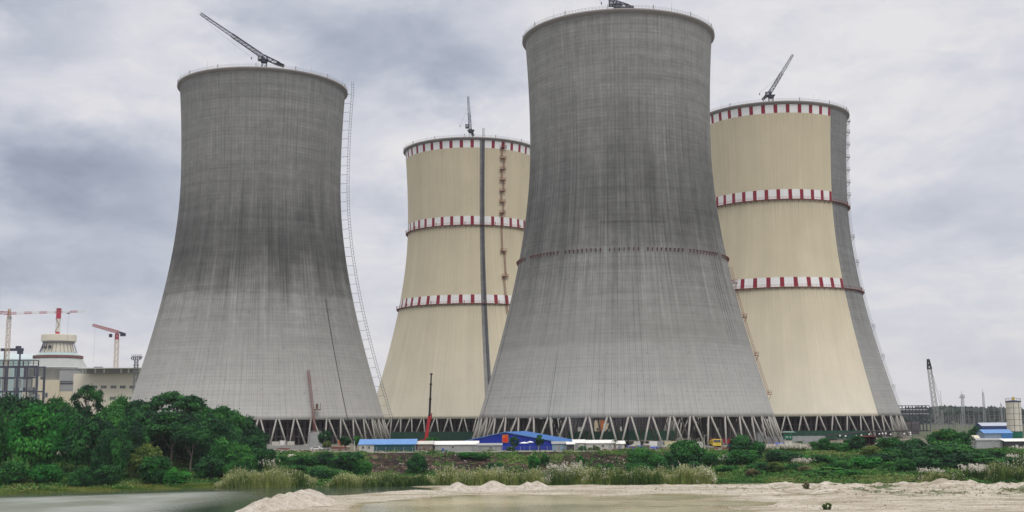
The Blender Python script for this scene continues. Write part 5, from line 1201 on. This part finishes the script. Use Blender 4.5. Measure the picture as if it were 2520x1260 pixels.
def tree(name, label, px, pyt, wpx, Y, lo, shape, lm, trunkm=None, group=None, cat='tree', trunk_r=None, sink=.25, lean=0.0):
    x = gx(px, Y, -3); z = gz(x, Y); H = at(px, pyt, Y).z - z; r = wpx / 2 / F * Y; x = gx(px, Y, z + H * .5)
    t = thing(name, label, cat, (x, Y, z), 0, group); key = (shape, lm)
    if key not in CROWNS:
        me_ = PROTO[shape][0].copy(); me_.materials.clear(); me_.materials.append(LM[lm]); CROWNS[key] = me_
    hb = H * lo - (sink if lo < .1 else 0); o = meshobj('crown', CROWNS[key], t); o.location = (0, 0, hb); o.scale = (r, r, (H - hb) * (1.14 if px > 1500 and lo < .1 else 1.04)); o.rotation_euler = (0, 0, random.uniform(0, 6.28))
    tr = trunk_r or max(.05, min(.34, H * .017)); m = MB(); top = H * (lo + (1 - lo) * .55); bend = r * .12
    ps = [Vector((lean * (1 - f_), 0, -.4 + (top + .4) * f_)) + Vector((bend * sin(f_ * 4 + px), bend * cos(f_ * 3 + px), 0)) * f_ for f_ in np.linspace(0, 1, 6)]
    for i in range(5): m.cyl(ps[i], ps[i + 1], tr * (1.25 - .16 * i), tr * (1.25 - .16 * (i + 1)), 8, False)
    rot = o.rotation_euler[2]
    for k, c_ in enumerate(PROTO[shape][1][:9]):
        q = Vector(((c_[0] * cos(rot) - c_[1] * sin(rot)) * r, (c_[0] * sin(rot) + c_[1] * cos(rot)) * r, hb + c_[2] * (H - hb))); b0_ = ps[2 + k % 3 if lo > .3 else 1 + k % 3]; mid = b0_.lerp(q, .5) + Vector((0, 0, .08 * H))
        m.cyl(b0_, mid, tr * .5, tr * .34, 6, False); m.cyl(mid, q, tr * .34, tr * .12, 6, False)
    m.build('trunk', trunkm or darkbark, t, True); return t
TREES = [
 # tree covered bank, back row on the skyline
 ('broad_tree', 'dark broad tree at the far left, its top in front of the dark steel frame', -35, 976, 150, 384, .25, 'dome', 'dark'),
 ('broad_tree', 'dark tree on the skyline in front of the plain cream annexe', 45, 980, 140, 390, .25, 'dome_b', 'dark'),
 ('broad_tree', 'dark tree on the skyline between annexe and the round leaved tree', 132, 985, 120, 392, .25, 'dome', 'mid'),
 ('round_leaved_tree', 'open round leaved tree standing up in front of the long cream block', 213, 954, 92, 396, .50, 'open', 'dark'),
 ('broad_tree', 'tree below the cream block windows, right of the round leaved tree', 285, 984, 110, 394, .25, 'dome_b', 'mid'),
 ('broad_tree', 'low dark tree just left under the flat topped tree', 338, 990, 90, 392, .25, 'dome', 'dark'),
 ('flat_topped_tree', 'flat topped spreading tree highest on the bank, in front of the first grey tower', 425, 956, 172, 388, .46, 'umbrella', 'dark'),
 ('flat_topped_tree', 'second spreading crown stepping down right of the highest flat topped tree', 492, 985, 140, 392, .30, 'umbrella', 'mid'),
 ('broad_tree', 'tree on the falling skyline below the first tower, third step down', 545, 1005, 110, 394, .3, 'dome', 'mid'),
 ('broad_tree', 'tree on the falling skyline just left of the first visible tower legs', 592, 1030, 95, 398, .2, 'dome_b', 'dark'),
 ('broad_tree', 'last small tree of the falling skyline in front of the tower legs', 628, 1060, 72, 402, .1, 'dome', 'dark'),
 # middle row
 ('broad_tree', 'dark tree filling the gap behind the bright green tree', 165, 1010, 140, 368, .2, 'dome_b', 'dark'),
 ('broad_tree', 'dark middle tree below the round leaved tree', 270, 1012, 140, 370, .2, 'dome', 'mid'),
 ('broad_tree', 'dark middle tree under the left of the flat crown', 360, 1010, 130, 372, .3, 'dome_b', 'dark'),
 ('tall_tree', 'tree with bare pale trunks showing under its high dark crown', 425, 1015, 150, 366, .52, 'dome', 'dark', bark),
 ('broad_tree', 'dark middle tree below the second spreading crown', 500, 1022, 140, 370, .2, 'dome', 'dark'),
 ('broad_tree', 'dark middle tree right of the slope middle', 562, 1048, 120, 372, .1, 'dome_b', 'dark'),
 ('broad_tree', 'dark round tree in front of the last tree of the falling skyline', 612, 1075, 100, 372, .05, 'ball', 'dark'),
 ('broad_tree', 'shaded tree behind the brownish tree, left of the pale trunks', 320, 1040, 110, 356, .15, 'dome', 'dark'),
 ('tall_tree', 'tree with thin pale leaning trunk right of the brownish tree', 470, 1045, 110, 356, .50, 'dome_b', 'dark', bark),
 ('bush', 'deep shaded thicket behind the pale trunks, left part', 392, 1040, 100, 378, 0, 'dome', 'dark'),
 ('bush', 'deep shaded thicket behind the pale trunks, right part', 452, 1050, 110, 380, 0, 'dome_b', 'dark'),
 ('bush', 'low thicket right under the tree with the thin leaning trunk', 500, 1085, 90, 362, 0, 'ball', 'dark'),
 # front row by the water
 ('broad_tree', 'big bright green tree at the left by the water', 95, 1006, 172, 344, .04, 'dome', 'bright'),
 ('broad_tree', 'dark tree at the left edge beside the bright green tree', -8, 1015, 120, 346, .04, 'dome_b', 'mid'),
 ('vine_tree', 'vine hung dark tree right of the bright green tree', 222, 1032, 130, 342, .03, 'dome_b', 'dark'),
 ('vine_tree', 'lower vine hung tree in front of the dark middle trees', 272, 1062, 105, 336, .03, 'dome', 'dark'),
 ('broad_tree', 'olive brown tinged tree left of the pale trunks', 355, 1095, 110, 340, .03, 'ball', 'olive'),
 ('bush', 'rounded bush at the left edge by the water', 28, 1134, 100, 322, 0, 'ball', 'mid'),
 ('bush', 'bright green bush below the bright green tree', 118, 1140, 90, 324, 0, 'ball_b', 'bright'),
 ('bush', 'dark creeper bush at the water below the vine hung tree', 200, 1150, 75, 322, 0, 'ball', 'dark'),
 ('bush', 'creeper bush below the lower vine hung tree', 262, 1140, 80, 325, 0, 'ball_b', 'dark'),
 ('bush', 'light green bush in front of the olive brown tree', 378, 1118, 90, 331, 0, 'ball_b', 'mid'),
 ('bush', 'fresh green low bush sloping down to the grass below the pale trunks', 428, 1150, 90, 333, 0, 'ball', 'bright'),
 ('bush', 'bushy green tree above the left end of the reed bed', 560, 1082, 110, 352, 0, 'ball', 'mid'),
 ('bush', 'dark bush below the bushy green tree at the left end of the reeds', 515, 1122, 90, 344, 0, 'ball_b', 'dark'),
 ('bush', 'bright topped bush right of the bushy green tree', 605, 1098, 80, 352, 0, 'ball', 'mid'),
 ('bush', 'dark bush at the right foot of the tree covered bank', 648, 1100, 70, 360, 0, 'ball_b', 'dark'),
 ('bush', 'green bush behind the tallest reeds of the left patch', 585, 1130, 80, 343, 0, 'ball', 'mid'),
 # bank between the tree mass and the dark soil
 ('bush', 'small bush beside the pale rubble at the bank top', 690, 1121, 64, 374, 0, 'ball', 'mid'),
 ('bush', 'bush in the middle of the green bank below the low block wall', 738, 1119, 84, 372, 0, 'ball_b', 'mid'),
 ('bush', 'dark bush below the white car', 790, 1113, 84, 376, 0, 'ball', 'dark'),
 ('bush', 'wide dark bush below the left end of the blue roofed hut', 852, 1110, 108, 370, 0, 'ball_b', 'dark'),
 ('bush', 'lower bush behind the left reed patch', 715, 1142, 90, 352, 0, 'ball_b', 'mid'),
 ('bush', 'dark low bush at the right end of the left reed patch', 800, 1148, 90, 346, 0, 'ball', 'dark'),
 ('bush', 'green bush left of the bare dark soil', 890, 1128, 60, 368, 0, 'ball', 'mid'),
 ('bush', 'single neat round dark bush in front of the bare dark soil', 1023, 1117, 66, 370, 0, 'ball', 'dark'),
 ('bush', 'grassy bush on the bank top below the grey hut', 1150, 1112, 60, 392, 0, 'ball_b', 'bright'),
 ('bush', 'leafy green patch on the bank below the low grey hut', 1180, 1116, 60, 390, 0, 'ball', 'mid'),
 ('bush', 'dark low bush at the foot of the soil bank behind the middle cone', 1222, 1138, 64, 366, 0, 'ball_b', 'dark'),
 ('bush', 'green creeper on the dark soil, left of a pair', 1315, 1122, 36, 378, 0, 'open_b', 'bright'),
 ('bush', 'green creeper on the dark soil, right of a pair', 1340, 1118, 30, 382, 0, 'open_b', 'mid'),
 ('bush', 'pointed green creeper on the dark soil below the longer cabin', 1430, 1123, 26, 378, 0, 'open', 'bright'),
 ('bush', 'small bush at the left foot of the broad bush on the soil bank', 1490, 1138, 60, 366, 0, 'ball_b', 'mid'),
 ('bush', 'broad green bush at the right end of the dark soil', 1590, 1108, 112, 374, 0, 'ball', 'mid'),
 ('bush', 'largest round dark bush on the bank in front of the beige container', 1692, 1086, 112, 378, 0, 'ball_b', 'mid'),
 ('bush', 'low bush filling between the broad and the largest round bush', 1640, 1120, 76, 370, 0, 'ball', 'dark'),
 ('bush', 'bush right below the yellow truck', 1752, 1116, 70, 374, 0, 'ball', 'mid'),
 ('bush', 'tall dark bush below the round tank by the sign booth', 1838, 1078, 108, 378, 0, 'ball', 'dark'),
 ('bush', 'green bush in front of the tall dark bush, nearer the sand', 1830, 1108, 96, 362, 0, 'ball_b', 'mid'),
 ('bush', 'dark spreading bush below the sign booth', 1928, 1110, 110, 366, 0, 'ball', 'dark'),
 ('willowy_bush', 'pale willowy bush standing alone by the sand', 1910, 1141, 52, 342, 0, 'open_b', 'olive'),
 ('bush', 'upright green bush right of the sign booth hoarding', 2020, 1082, 60, 396, 0, 'ball', 'mid'),
 ('bush', 'green bush below the left end of the black canopy', 2062, 1090, 66, 392, 0, 'ball_b', 'mid'),
 ('bush', 'dark round bush left of the dark red stall', 2103, 1076, 66, 398, 0, 'ball', 'dark'),
 ('bush', 'green mound of a bush below the upright green bush', 2010, 1120, 100, 364, 0, 'ball_b', 'mid'),
 ('bush', 'light green bush in front of the dark red stall', 2152, 1100, 80, 378, 0, 'ball', 'olive'),
 ('bush', 'fresh green bush near the sand left of the biggest dark bush', 2130, 1126, 100, 352, 0, 'ball_b', 'bright'),
 ('bush', 'green low bush by the sand below the dark canopy bushes', 2065, 1136, 80, 350, 0, 'ball', 'mid'),
 ('bush', 'round bush right of the dark red stall', 2190, 1078, 80, 394, 0, 'ball_b', 'mid'),
 ('bush', 'dark bush below the tall black pole', 2252, 1084, 96, 384, 0, 'ball', 'dark'),
 ('broad_tree', 'broad dark tree topping the big bushes below the crawler crane', 2335, 1064, 120, 388, .02, 'dome', 'mid'),
 ('bush', 'biggest dark bush in the middle of the right bank', 2290, 1100, 190, 356, 0, 'dome_b', 'dark'),
 ('bush', 'green bush right of the biggest bush, below the cream roofed shed', 2372, 1098, 100, 372, 0, 'ball', 'mid'),
 ('bush', 'green bush below the corrugated shed', 2432, 1108, 90, 374, 0, 'ball_b', 'mid'),
 ('bush', 'dark low bush behind the left white pampas clump', 2215, 1132, 90, 344, 0, 'ball', 'mid'),
 ('bush', 'low dark bush between the two right pampas clumps', 2350, 1136, 100, 350, 0, 'ball_b', 'dark'),
 ('bush', 'grey green bush at the right edge below the open shelter', 2505, 1112, 80, 378, 0, 'ball', 'olive'),
 ('bush', 'tangled bush at the right edge above the tall grass', 2470, 1128, 100, 358, 0, 'ball_b', 'mid'),
 ('bush', 'leafy bush below the pinkish pampas clump', 1790, 1146, 70, 350, 0, 'ball_b', 'mid'),
 ('bush', 'dark bush left of the willowy bush by the sand', 1868, 1140, 80, 346, 0, 'ball', 'dark'),
 ('bush', 'green bush right of the willowy bush by the sand', 1950, 1142, 70, 348, 0, 'ball', 'mid'),
 ('bush', 'tangled green bush at the sand edge under the green mound bush', 2030, 1152, 110, 338, 0, 'open_b', 'mid'),
 ('bush', 'bright low bush at the sand edge left of the fresh green bush', 2085, 1158, 90, 336, 0, 'ball_b', 'bright'),
 ('bush', 'dark bush behind the fresh green bush', 2165, 1120, 110, 362, 0, 'dome', 'dark'),
 ('bush', 'green spreading bush below the round bush right of the stall', 2222, 1104, 120, 370, 0, 'dome_b', 'mid'),
 ('bush', 'dark bush hanging over the left white pampas clump', 2275, 1128, 110, 346, 0, 'ball', 'dark'),
 ('bush', 'green bush between biggest bush and cream roofed shed', 2400, 1118, 110, 360, 0, 'dome', 'mid'),
 ('bush', 'scraggly bush above the largest white pampas clump', 2440, 1130, 90, 350, 0, 'open_b', 'mid'),
 ('bush', 'low bush on the bank below the broad green bush', 1575, 1140, 90, 360, 0, 'ball_b', 'mid'),
 ('bush', 'low bush under the largest round bush', 1700, 1140, 90, 358, 0, 'ball', 'dark'),
 ('bush', 'dry brown scrub on the bank right of the willowy bush', 1985, 1150, 50, 340, 0, 'open_b', 'brownish'),
 ('bush', 'dry brown scrub at the sand edge left of the willowy bush', 1850, 1156, 46, 338, 0, 'open_b', 'brownish'),
 ('bush', 'small green tuft growing on the sand at the lower right', 2035, 1240, 26, 235, 0, 'open_b', 'olive'),
 ('bush', 'lonely brown green tuft on the sand ridge right of the muddy pool', 1984, 1188, 24, 299, 0, 'open_b', 'brownish'),
 # yard trees
 ('small_tree', 'small dark tree right of the round tank by the first tower', 800, 1062, 40, 446, .25, 'open_b', 'dark'),
 ('small_tree', 'small yellowish tree in front of the small dark tree', 806, 1086, 28, 438, .2, 'open_b', 'olive'),
 ('small_tree', 'small dark tree between the white post and the yellowish tree', 850, 1076, 36, 438, .25, 'open_b', 'dark'),
 ('small_tree', 'loose small tree behind the left end of the blue roof', 878, 1074, 30, 436, .3, 'open', 'mid'),
 ('small_tree', 'low green tree behind the lean-to under the red crane', 1062, 1074, 44, 436, .15, 'ball_b', 'mid'),
 ('small_tree', 'thin tree before the flag on the blue hall', 1266, 1076, 32, 404, .3, 'open', 'dark'),
 ('small_tree', 'slim dark tree before the right roof of the blue hall', 1328, 1072, 30, 404, .25, 'open_b', 'dark'),
 ('small_tree', 'dark tree behind the far blue hut by the silo', 2398, 1050, 40, 520, .1, 'ball', 'dark'),
 ('bush', 'pink flowering bush in front of the white roofed cabins', 1433, 1096, 26, 404, 0, 'ball_b', 'mid'),
 ('bush', 'low hedge of green in front of the longer cabin', 1462, 1098, 36, 404, 0, 'ball', 'olive'),
 ('bush', 'small shrub at the corner of the low grey hut', 1256, 1098, 26, 402.8, 0, 'ball_b', 'dark')]
for i_, a in enumerate(TREES):
    tree(*a, cat='bush' if 'bush' in a[0] else 'tree')
def palm(label, px, pyt, Y, r, name='palm'):
    x = gx(px, Y); z = gz(x, Y); h = at(px, pyt, Y).z - z; t = thing(name, label, 'palm', (x, Y, z)); th_ = max(.4, h - r * .55)
    m = MB(); m.cyl((0, 0, -.2), (.1, 0, th_ * .5), .16, .13, 8, False); m.cyl((.1, 0, th_ * .5), (0, 0, th_), .13, .11, 8, False); m.build('trunk', bark, t, True)
    c = []; nn = []; sz = []
    for k in range(15):
        a = 2.4 * k; up = .95 - .09 * k % 1.2
        for i in range(14):
            f_ = (i + 1) / 14; d_ = r * f_; zz_ = th_ + r * (up * f_ - 1.15 * f_ * f_) * .75
            for s_ in (-1, 1): c.append((d_ * cos(a) - s_ * .10 * r * sin(a) * (1 - .6 * f_), d_ * sin(a) + s_ * .10 * r * cos(a) * (1 - .6 * f_), zz_)); nn.append((-.3 * cos(a), -.3 * sin(a), 1)); sz.append(.13 * r)
    n_ = len(c); me_ = diamonds('fronds', np.array(c), unit(np.array(nn, float)), np.array(sz), rng.uniform(.3, .9, n_), .35); me_.materials.append(LM['mid']); meshobj('fronds', me_, t)
palm('small palm standing before the little white gabled cabin', 1514, 1078, 406, 1.7); palm('dark cycad like palm in front of the hoarding right of the sign booth', 1968, 1077, 402, 2.6); palm('second smaller palm right of the cycad like palm', 1999, 1082, 402, 1.8)

# ---- uncountable cover: undergrowth, grass, reeds, plumes, far wood
def scatter(n, x0, x1, f_lo, f_hi):
    x = rng.uniform(x0, x1, n); ys = yshore(x); return x, ys + rng.uniform(f_lo, f_hi, n)
x, y = scatter(34000, -165, 160, .5, 82)
zt, wt = terrain(x, y); k = ((wt[:, 1] > .5) | ((wt[:, 2] > .4) & (rng.random(len(x)) < .09 + .5 * np.clip(4 * fbm(x * .09 + 60, y * .02, 3), 0, 1)))) & (y < 404) & (rng.random(len(x)) < np.where((x > -60) & (x < 58) & (y > 370), .75, 1)); x, y, zt = x[k], y[k], zt[k]; n = len(x); hgt = .2 + 2.2 * np.clip(fbm(x * .16, y * .16, 3) + .2, 0, 1); tone = np.clip(.5 + 1.6 * fbm(x * .07 + 5, y * .07, 3), 0, 1)
rep = 6; X_ = np.repeat(x, rep) + rng.normal(0, .38, n * rep); Y_ = np.repeat(y, rep) + rng.normal(0, .38, n * rep); Z_ = np.repeat(zt, rep) + rng.random(n * rep) * np.repeat(hgt, rep)
me_ = diamonds('undergrowth', np.stack([X_, Y_, Z_], 1), unit(np.array([0, -.35, .8]) + rng.normal(size=(n * rep, 3)) * .6), rng.uniform(.20, .46, n * rep), np.clip(np.repeat(tone, rep) + rng.normal(0, .18, n * rep), 0, 1))
me_.materials.append(leafmat('undergrowth_leaf', [(0, (.018, .06, .016)), (.4, (.035, .12, .022)), (.7, (.07, .17, .03)), (1, (.16, .19, .06))])); tag(meshobj('undergrowth', me_), kind='stuff')
def blades(name, x, y, z, h, w_, hue, lean=.25, tipw=.25):
    """bent grass blades, two quads each"""
    n = len(x); a = rng.uniform(0, 2 * pi, n); l_ = rng.normal(0, lean, n) * h; b_ = rng.uniform(0, 2 * pi, n); d = np.stack([np.cos(a), np.sin(a), 0 * a], 1) * w_[:, None] / 2; e = np.stack([np.cos(b_), np.sin(b_), 0 * b_], 1); p = np.stack([x, y, z], 1); up_ = np.array([0, 0, 1.0])
    q1 = p + up_ * (h * .55)[:, None] + e * (l_ * .35)[:, None]; q2 = p + up_ * h[:, None] + e * l_[:, None]
    v = np.stack([p - d, p + d, q1 + d * .8, q1 - d * .8, q2 + d * tipw, q2 - d * tipw], 1).reshape(-1, 3); i = np.arange(n)[:, None] * 6
    me_ = bpy.data.meshes.new(name); fastmesh(me_, v, np.concatenate([i + np.array([0, 1, 2, 3]), i + np.array([3, 2, 4, 5])], 0)); at2 = me_.attributes.new('hue', 'FLOAT', 'POINT'); at2.data.foreach_set('value', np.repeat(hue, 6).astype(np.float32)); return me_, q2
# weeds and driftwood on the sand flats
x, y = scatter(9000, 20, 165, -48, 3); zt, wt = terrain(x, y); k = (wt[:, 1] > .35) | (rng.random(len(x)) < .05 * sst(x, 30, 70)); x, y, zt = x[k], y[k], zt[k]; n = len(x); rep = 5
P_ = np.stack([np.repeat(x, rep) + rng.normal(0, .25, n * rep), np.repeat(y, rep) + rng.normal(0, .25, n * rep), np.repeat(zt, rep) + rng.random(n * rep) * .4], 1)
me_ = diamonds('sand_weeds', P_, unit(np.array([0, -.4, .7]) + rng.normal(size=(n * rep, 3)) * .6), rng.uniform(.08, .22, n * rep), rng.random(n * rep)); me_.materials.append(leafmat('sand_weed_leaf', [(0, (.06, .07, .02)), (.5, (.11, .125, .04)), (1, (.19, .16, .08))])); tag(meshobj('sand_weeds', me_), kind='stuff')
x = rng.uniform(-50, 165, 6000); y = yshore(x) + rng.uniform(-90, 0, 6000); zt, wt = terrain(x, y); k = (zt > -6.93) & (wt[:, 0] > .5); x, y, zt = x[k], y[k], zt[k]; n = len(x)
me_ = diamonds('sand_clods', np.stack([x, y, zt + .05], 1), unit(np.array([0, -.5, .6]) + rng.normal(size=(n, 3)) * .5), rng.uniform(.06, .26, n) ** 1.3, rng.random(n), .8); me_.materials.append(leafmat('clod_earth', [(0, (.10, .08, .055)), (.5, (.24, .20, .15)), (1, (.50, .46, .40))], .02)); tag(meshobj('sand_clods', me_), kind='stuff')
# shore grass under the trees at left
x, y = scatter(26000, -165, -62, .1, 7.5); z, wt = terrain(x, y); me_, _q = blades('shore_grass', x, y, z - .05, rng.uniform(.25, .75, len(x)), rng.uniform(.08, .16, len(x)), np.clip(.62 + 1.4 * fbm(x * .1, y * .4, 3) + rng.normal(0, .12, len(x)), 0, 1), .4)
me_.materials.append(leafmat('shore_grass_blade', [(0, (.03, .10, .02)), (.5, (.10, .17, .03)), (1, (.27, .28, .07))])); tag(meshobj('shore_grass', me_), kind='stuff')
# reed bed (left patch, long middle run, right edge)
RX, RY, RH, RHUE, PL = [], [], [], [], []
def reeds(px0, px1, u0, u1, h, n, hue, plume, edge=10):
    Ym = 335.0; x0, x1 = gx(px0, Ym, -6), gx(px1, Ym, -6); x = rng.uniform(x0, x1, n); f_ = rng.random(n); y = yshore(x) + u0 + (u1 - u0) * f_; cl = fbm(x * .22 + 70, y * .3, 3); ed = np.clip(np.minimum(x - x0, x1 - x) / (edge * .11), .35, 1)
    RX.append(x); RY.append(y); RH.append(h * .86 * ed * (1 + 1.3 * cl + .9 * fbm(x * .7, y * .5, 2)) * rng.uniform(.5, 1.08, n)); RHUE.append(np.clip(hue + 1.9 * fbm(x * .16 + 20, y * .3, 4) + rng.normal(0, .14, n), 0, 1)); PL.append(rng.random(n) < plume * np.clip(.6 + 3 * cl, .1, 2.2))
reeds(540, 780, -.5, 6, 4.0, 6500, .62, .015, 30); reeds(620, 760, 3, 8, 4.6, 2500, .55, .02, 30); reeds(800, 1080, -1, 7, 3.2, 7500, .48, .012, 30); reeds(1060, 1345, 0, 8, 3.8, 8500, .55, .03, 20)
reeds(1150, 1345, 7, 10, 4.4, 1500, .5, .35, 15); reeds(1345, 1440, 0, 8, 4.3, 3600, .55, .38, 10); reeds(1430, 1740, -1, 8, 4.4, 10500, .55, .05, 20); reeds(1700, 1745, -1, 5, 4.2, 1200, .5, .5, 12)
reeds(2380, 2560, 4, 12, 4.2, 5200, .12, .02, 20); reeds(2460, 2560, 10, 22, 4.6, 2500, .2, .12, 20); reeds(2210, 2330, 3, 8, 2.4, 2200, .25, .02, 20)
x, y, h, hue, pl = map(np.concatenate, (RX, RY, RH, RHUE, PL)); z = terrain(x, y)[0]; z = np.maximum(z, -7.15)
me_, tip = blades('reed_bed', x, y, z - .1, h, rng.uniform(.12, .24, len(x)), hue, .24, .4); me_.materials.append(LM['reed']); tag(meshobj('reed_bed', me_), kind='stuff')
def plumes(tip, sp=4, s=.17):
    n = len(tip); P_ = np.repeat(tip, sp, 0) + rng.normal(0, 1, (n * sp, 3)) * np.array([.12, .12, .26]); return P_, unit(np.array([0, -1, .3]) + rng.normal(size=(n * sp, 3)) * .5), rng.uniform(.6, 1.3, n * sp) * s
hd = rng.random(len(tip)) < .55 * np.clip(hue * 1.5, 0, 1); P_, N_, s_ = plumes(tip[hd] - np.array([0, 0, .25]), 3, .15); me_ = diamonds('reed_heads', P_, N_, s_, np.clip(np.repeat(hue[hd], 3) + rng.normal(0, .2, len(P_)), 0, 1), .4); me_.materials.append(LM['head']); tag(meshobj('reed_heads', me_), kind='stuff')
P_, N_, s_ = plumes(tip[pl]); me_ = diamonds('reed_plumes', P_, N_, s_, rng.random(len(P_)), .4); me_.materials.append(LM['plume']); tag(meshobj('reed_plumes', me_), kind='stuff')
# pampas clumps one can count
def pampas(label, px, pyt, pyb, wpx, Y, nb=160, npl=60, sz=.2):
    x = gx(px, Y, -4); z = gz(x, Y); h = at(px, pyt, Y).z - z; r = wpx / 2 / F * Y; t = thing('pampas_clump', label, 'grass clump', (x, Y, z)); k = rng.random(nb) ** .5 * r * .75; a = rng.uniform(0, 2 * pi, nb); bx_, by_ = k * np.cos(a), k * np.sin(a)
    me_, tp = blades('blades', bx_, by_, 0 * bx_ - .2, h * rng.uniform(.6, 1.0, nb), rng.uniform(.1, .18, nb), rng.uniform(.1, .6, nb), .22); me_.materials.append(LM['reed']); meshobj('blades', me_, t)
    P_, N_, s_ = plumes(tp[:npl], 6, sz); me_ = diamonds('plumes', P_, N_, s_, rng.random(len(P_)), .4); me_.materials.append(LM['plume']); meshobj('plumes', me_, t)
for a in [('wide pale pampas clump below the sign booth hoarding', 1950, 1092, 1125, 90, 394, 420, 230), ('pampas clump with pale plumes just left below the sign booth', 1895, 1094, 1120, 56, 392, 260, 130), ('pinkish pampas clump on the bank between dark bushes and willowy bush', 1790, 1120, 1150, 40, 364, 200, 90),
          ('pampas clump low on the bank right of the willowy bush', 1975, 1128, 1155, 66, 360, 260, 130), ('pampas clump below the left end of the black canopy', 2050, 1092, 1112, 34, 398, 140, 60), ('white pampas clump at the foot of the biggest dark bush', 2290, 1153, 1185, 84, 332, 300, 60, .24), ('largest white pampas clump at the right end of the flats', 2405, 1143, 1188, 86, 326, 360, 110, .28),
          ('thin dark pampas clump at the right edge', 2500, 1118, 1150, 60, 362, 200, 50), ('small pampas clump at the left end of the green bank bushes', 665, 1130, 1160, 40, 352, 160, 40)]: pampas(*a)
# far wood
n = 42000; x = rng.uniform(-700, 1500, n); y = 1450 + rng.uniform(0, 220, n); top = 13.5 + 9 * (fbm(x * .012, y * .01, 4) + .2) + 5 * np.exp(-((x - 560) / 70) ** 2); z = top * np.sqrt(rng.random(n)); me_ = diamonds('far_wood', np.stack([x, y, z], 1), unit(np.array([0, -.6, .6]) + rng.normal(size=(n, 3)) * .5), rng.uniform(2.2, 4.6, n), np.clip(.5 + 1.5 * fbm(x * .02, y * .02, 3), 0, 1)); me_.materials.append(LM['far']); tag(meshobj('far_wood', me_), kind='stuff')
x = rng.uniform(-44, 56, 900); y = rng.uniform(373, 399, 900); k = fbm(x * .12, y * .1, 3) > .02; x, y = x[k], y[k]
me_ = diamonds('bank_stones', np.stack([x, y, terrain(x, y)[0] + .06], 1), unit(np.array([0, -.7, .5]) + rng.normal(size=(len(x), 3)) * .4), rng.uniform(.10, .42, len(x)), rng.random(len(x)), .75); me_.materials.append(leafmat('stone_on_bank', [(0, (.06, .045, .035)), (.6, (.16, .12, .09)), (1, (.46, .42, .37))], .02)); tag(meshobj('bank_stones', me_), kind='stuff')
# pale rubble on the bank below the first tower
t = thing('rubble_patch', 'pale broken rubble spilled on the bank top right of the tree mass', 'rubble', (gx(690, 392), 392, gz(gx(690, 392), 392))); m = MB()
for k in range(70):
    a, r = random.uniform(0, 6.28), random.random() ** .5; xx, yy = 5.0 * r * cos(a), 4.5 * r * sin(a); s_ = random.uniform(.3, 1.1); zz_ = gz(t.location.x + xx, 392 + yy) - t.location.z
    m.ball((xx, yy, zz_ + s_ * .25), s_ * .6, 6, 4, random.uniform(.4, .9))
m.build('stones', pm('pale_rubble', (.52, .47, .41), .95, .3, 1.2, bump=.5), t)

# ------------------------------------------------------------------ air
m = MB(); m.box(0, 2900, -9.2, 12400, 6600, 262)
hz = m.build('haze', []); hm_ = bpy.data.materials.new('haze_air'); hm_.use_nodes = True; tt = NT(hm_.node_tree)
for q in list(tt.n): tt.n.remove(q)
o_ = tt.new('ShaderNodeOutputMaterial'); v_ = tt.new('ShaderNodeVolumePrincipled'); v_.inputs['Color'].default_value = (.86, .90, 1.0, 1); v_.inputs['Density'].default_value = .00007; v_.inputs['Anisotropy'].default_value = .2
tt.l.new(v_.outputs[0], o_.inputs['Volume']); hz.data.materials.append(hm_); tag(hz, kind='stuff')
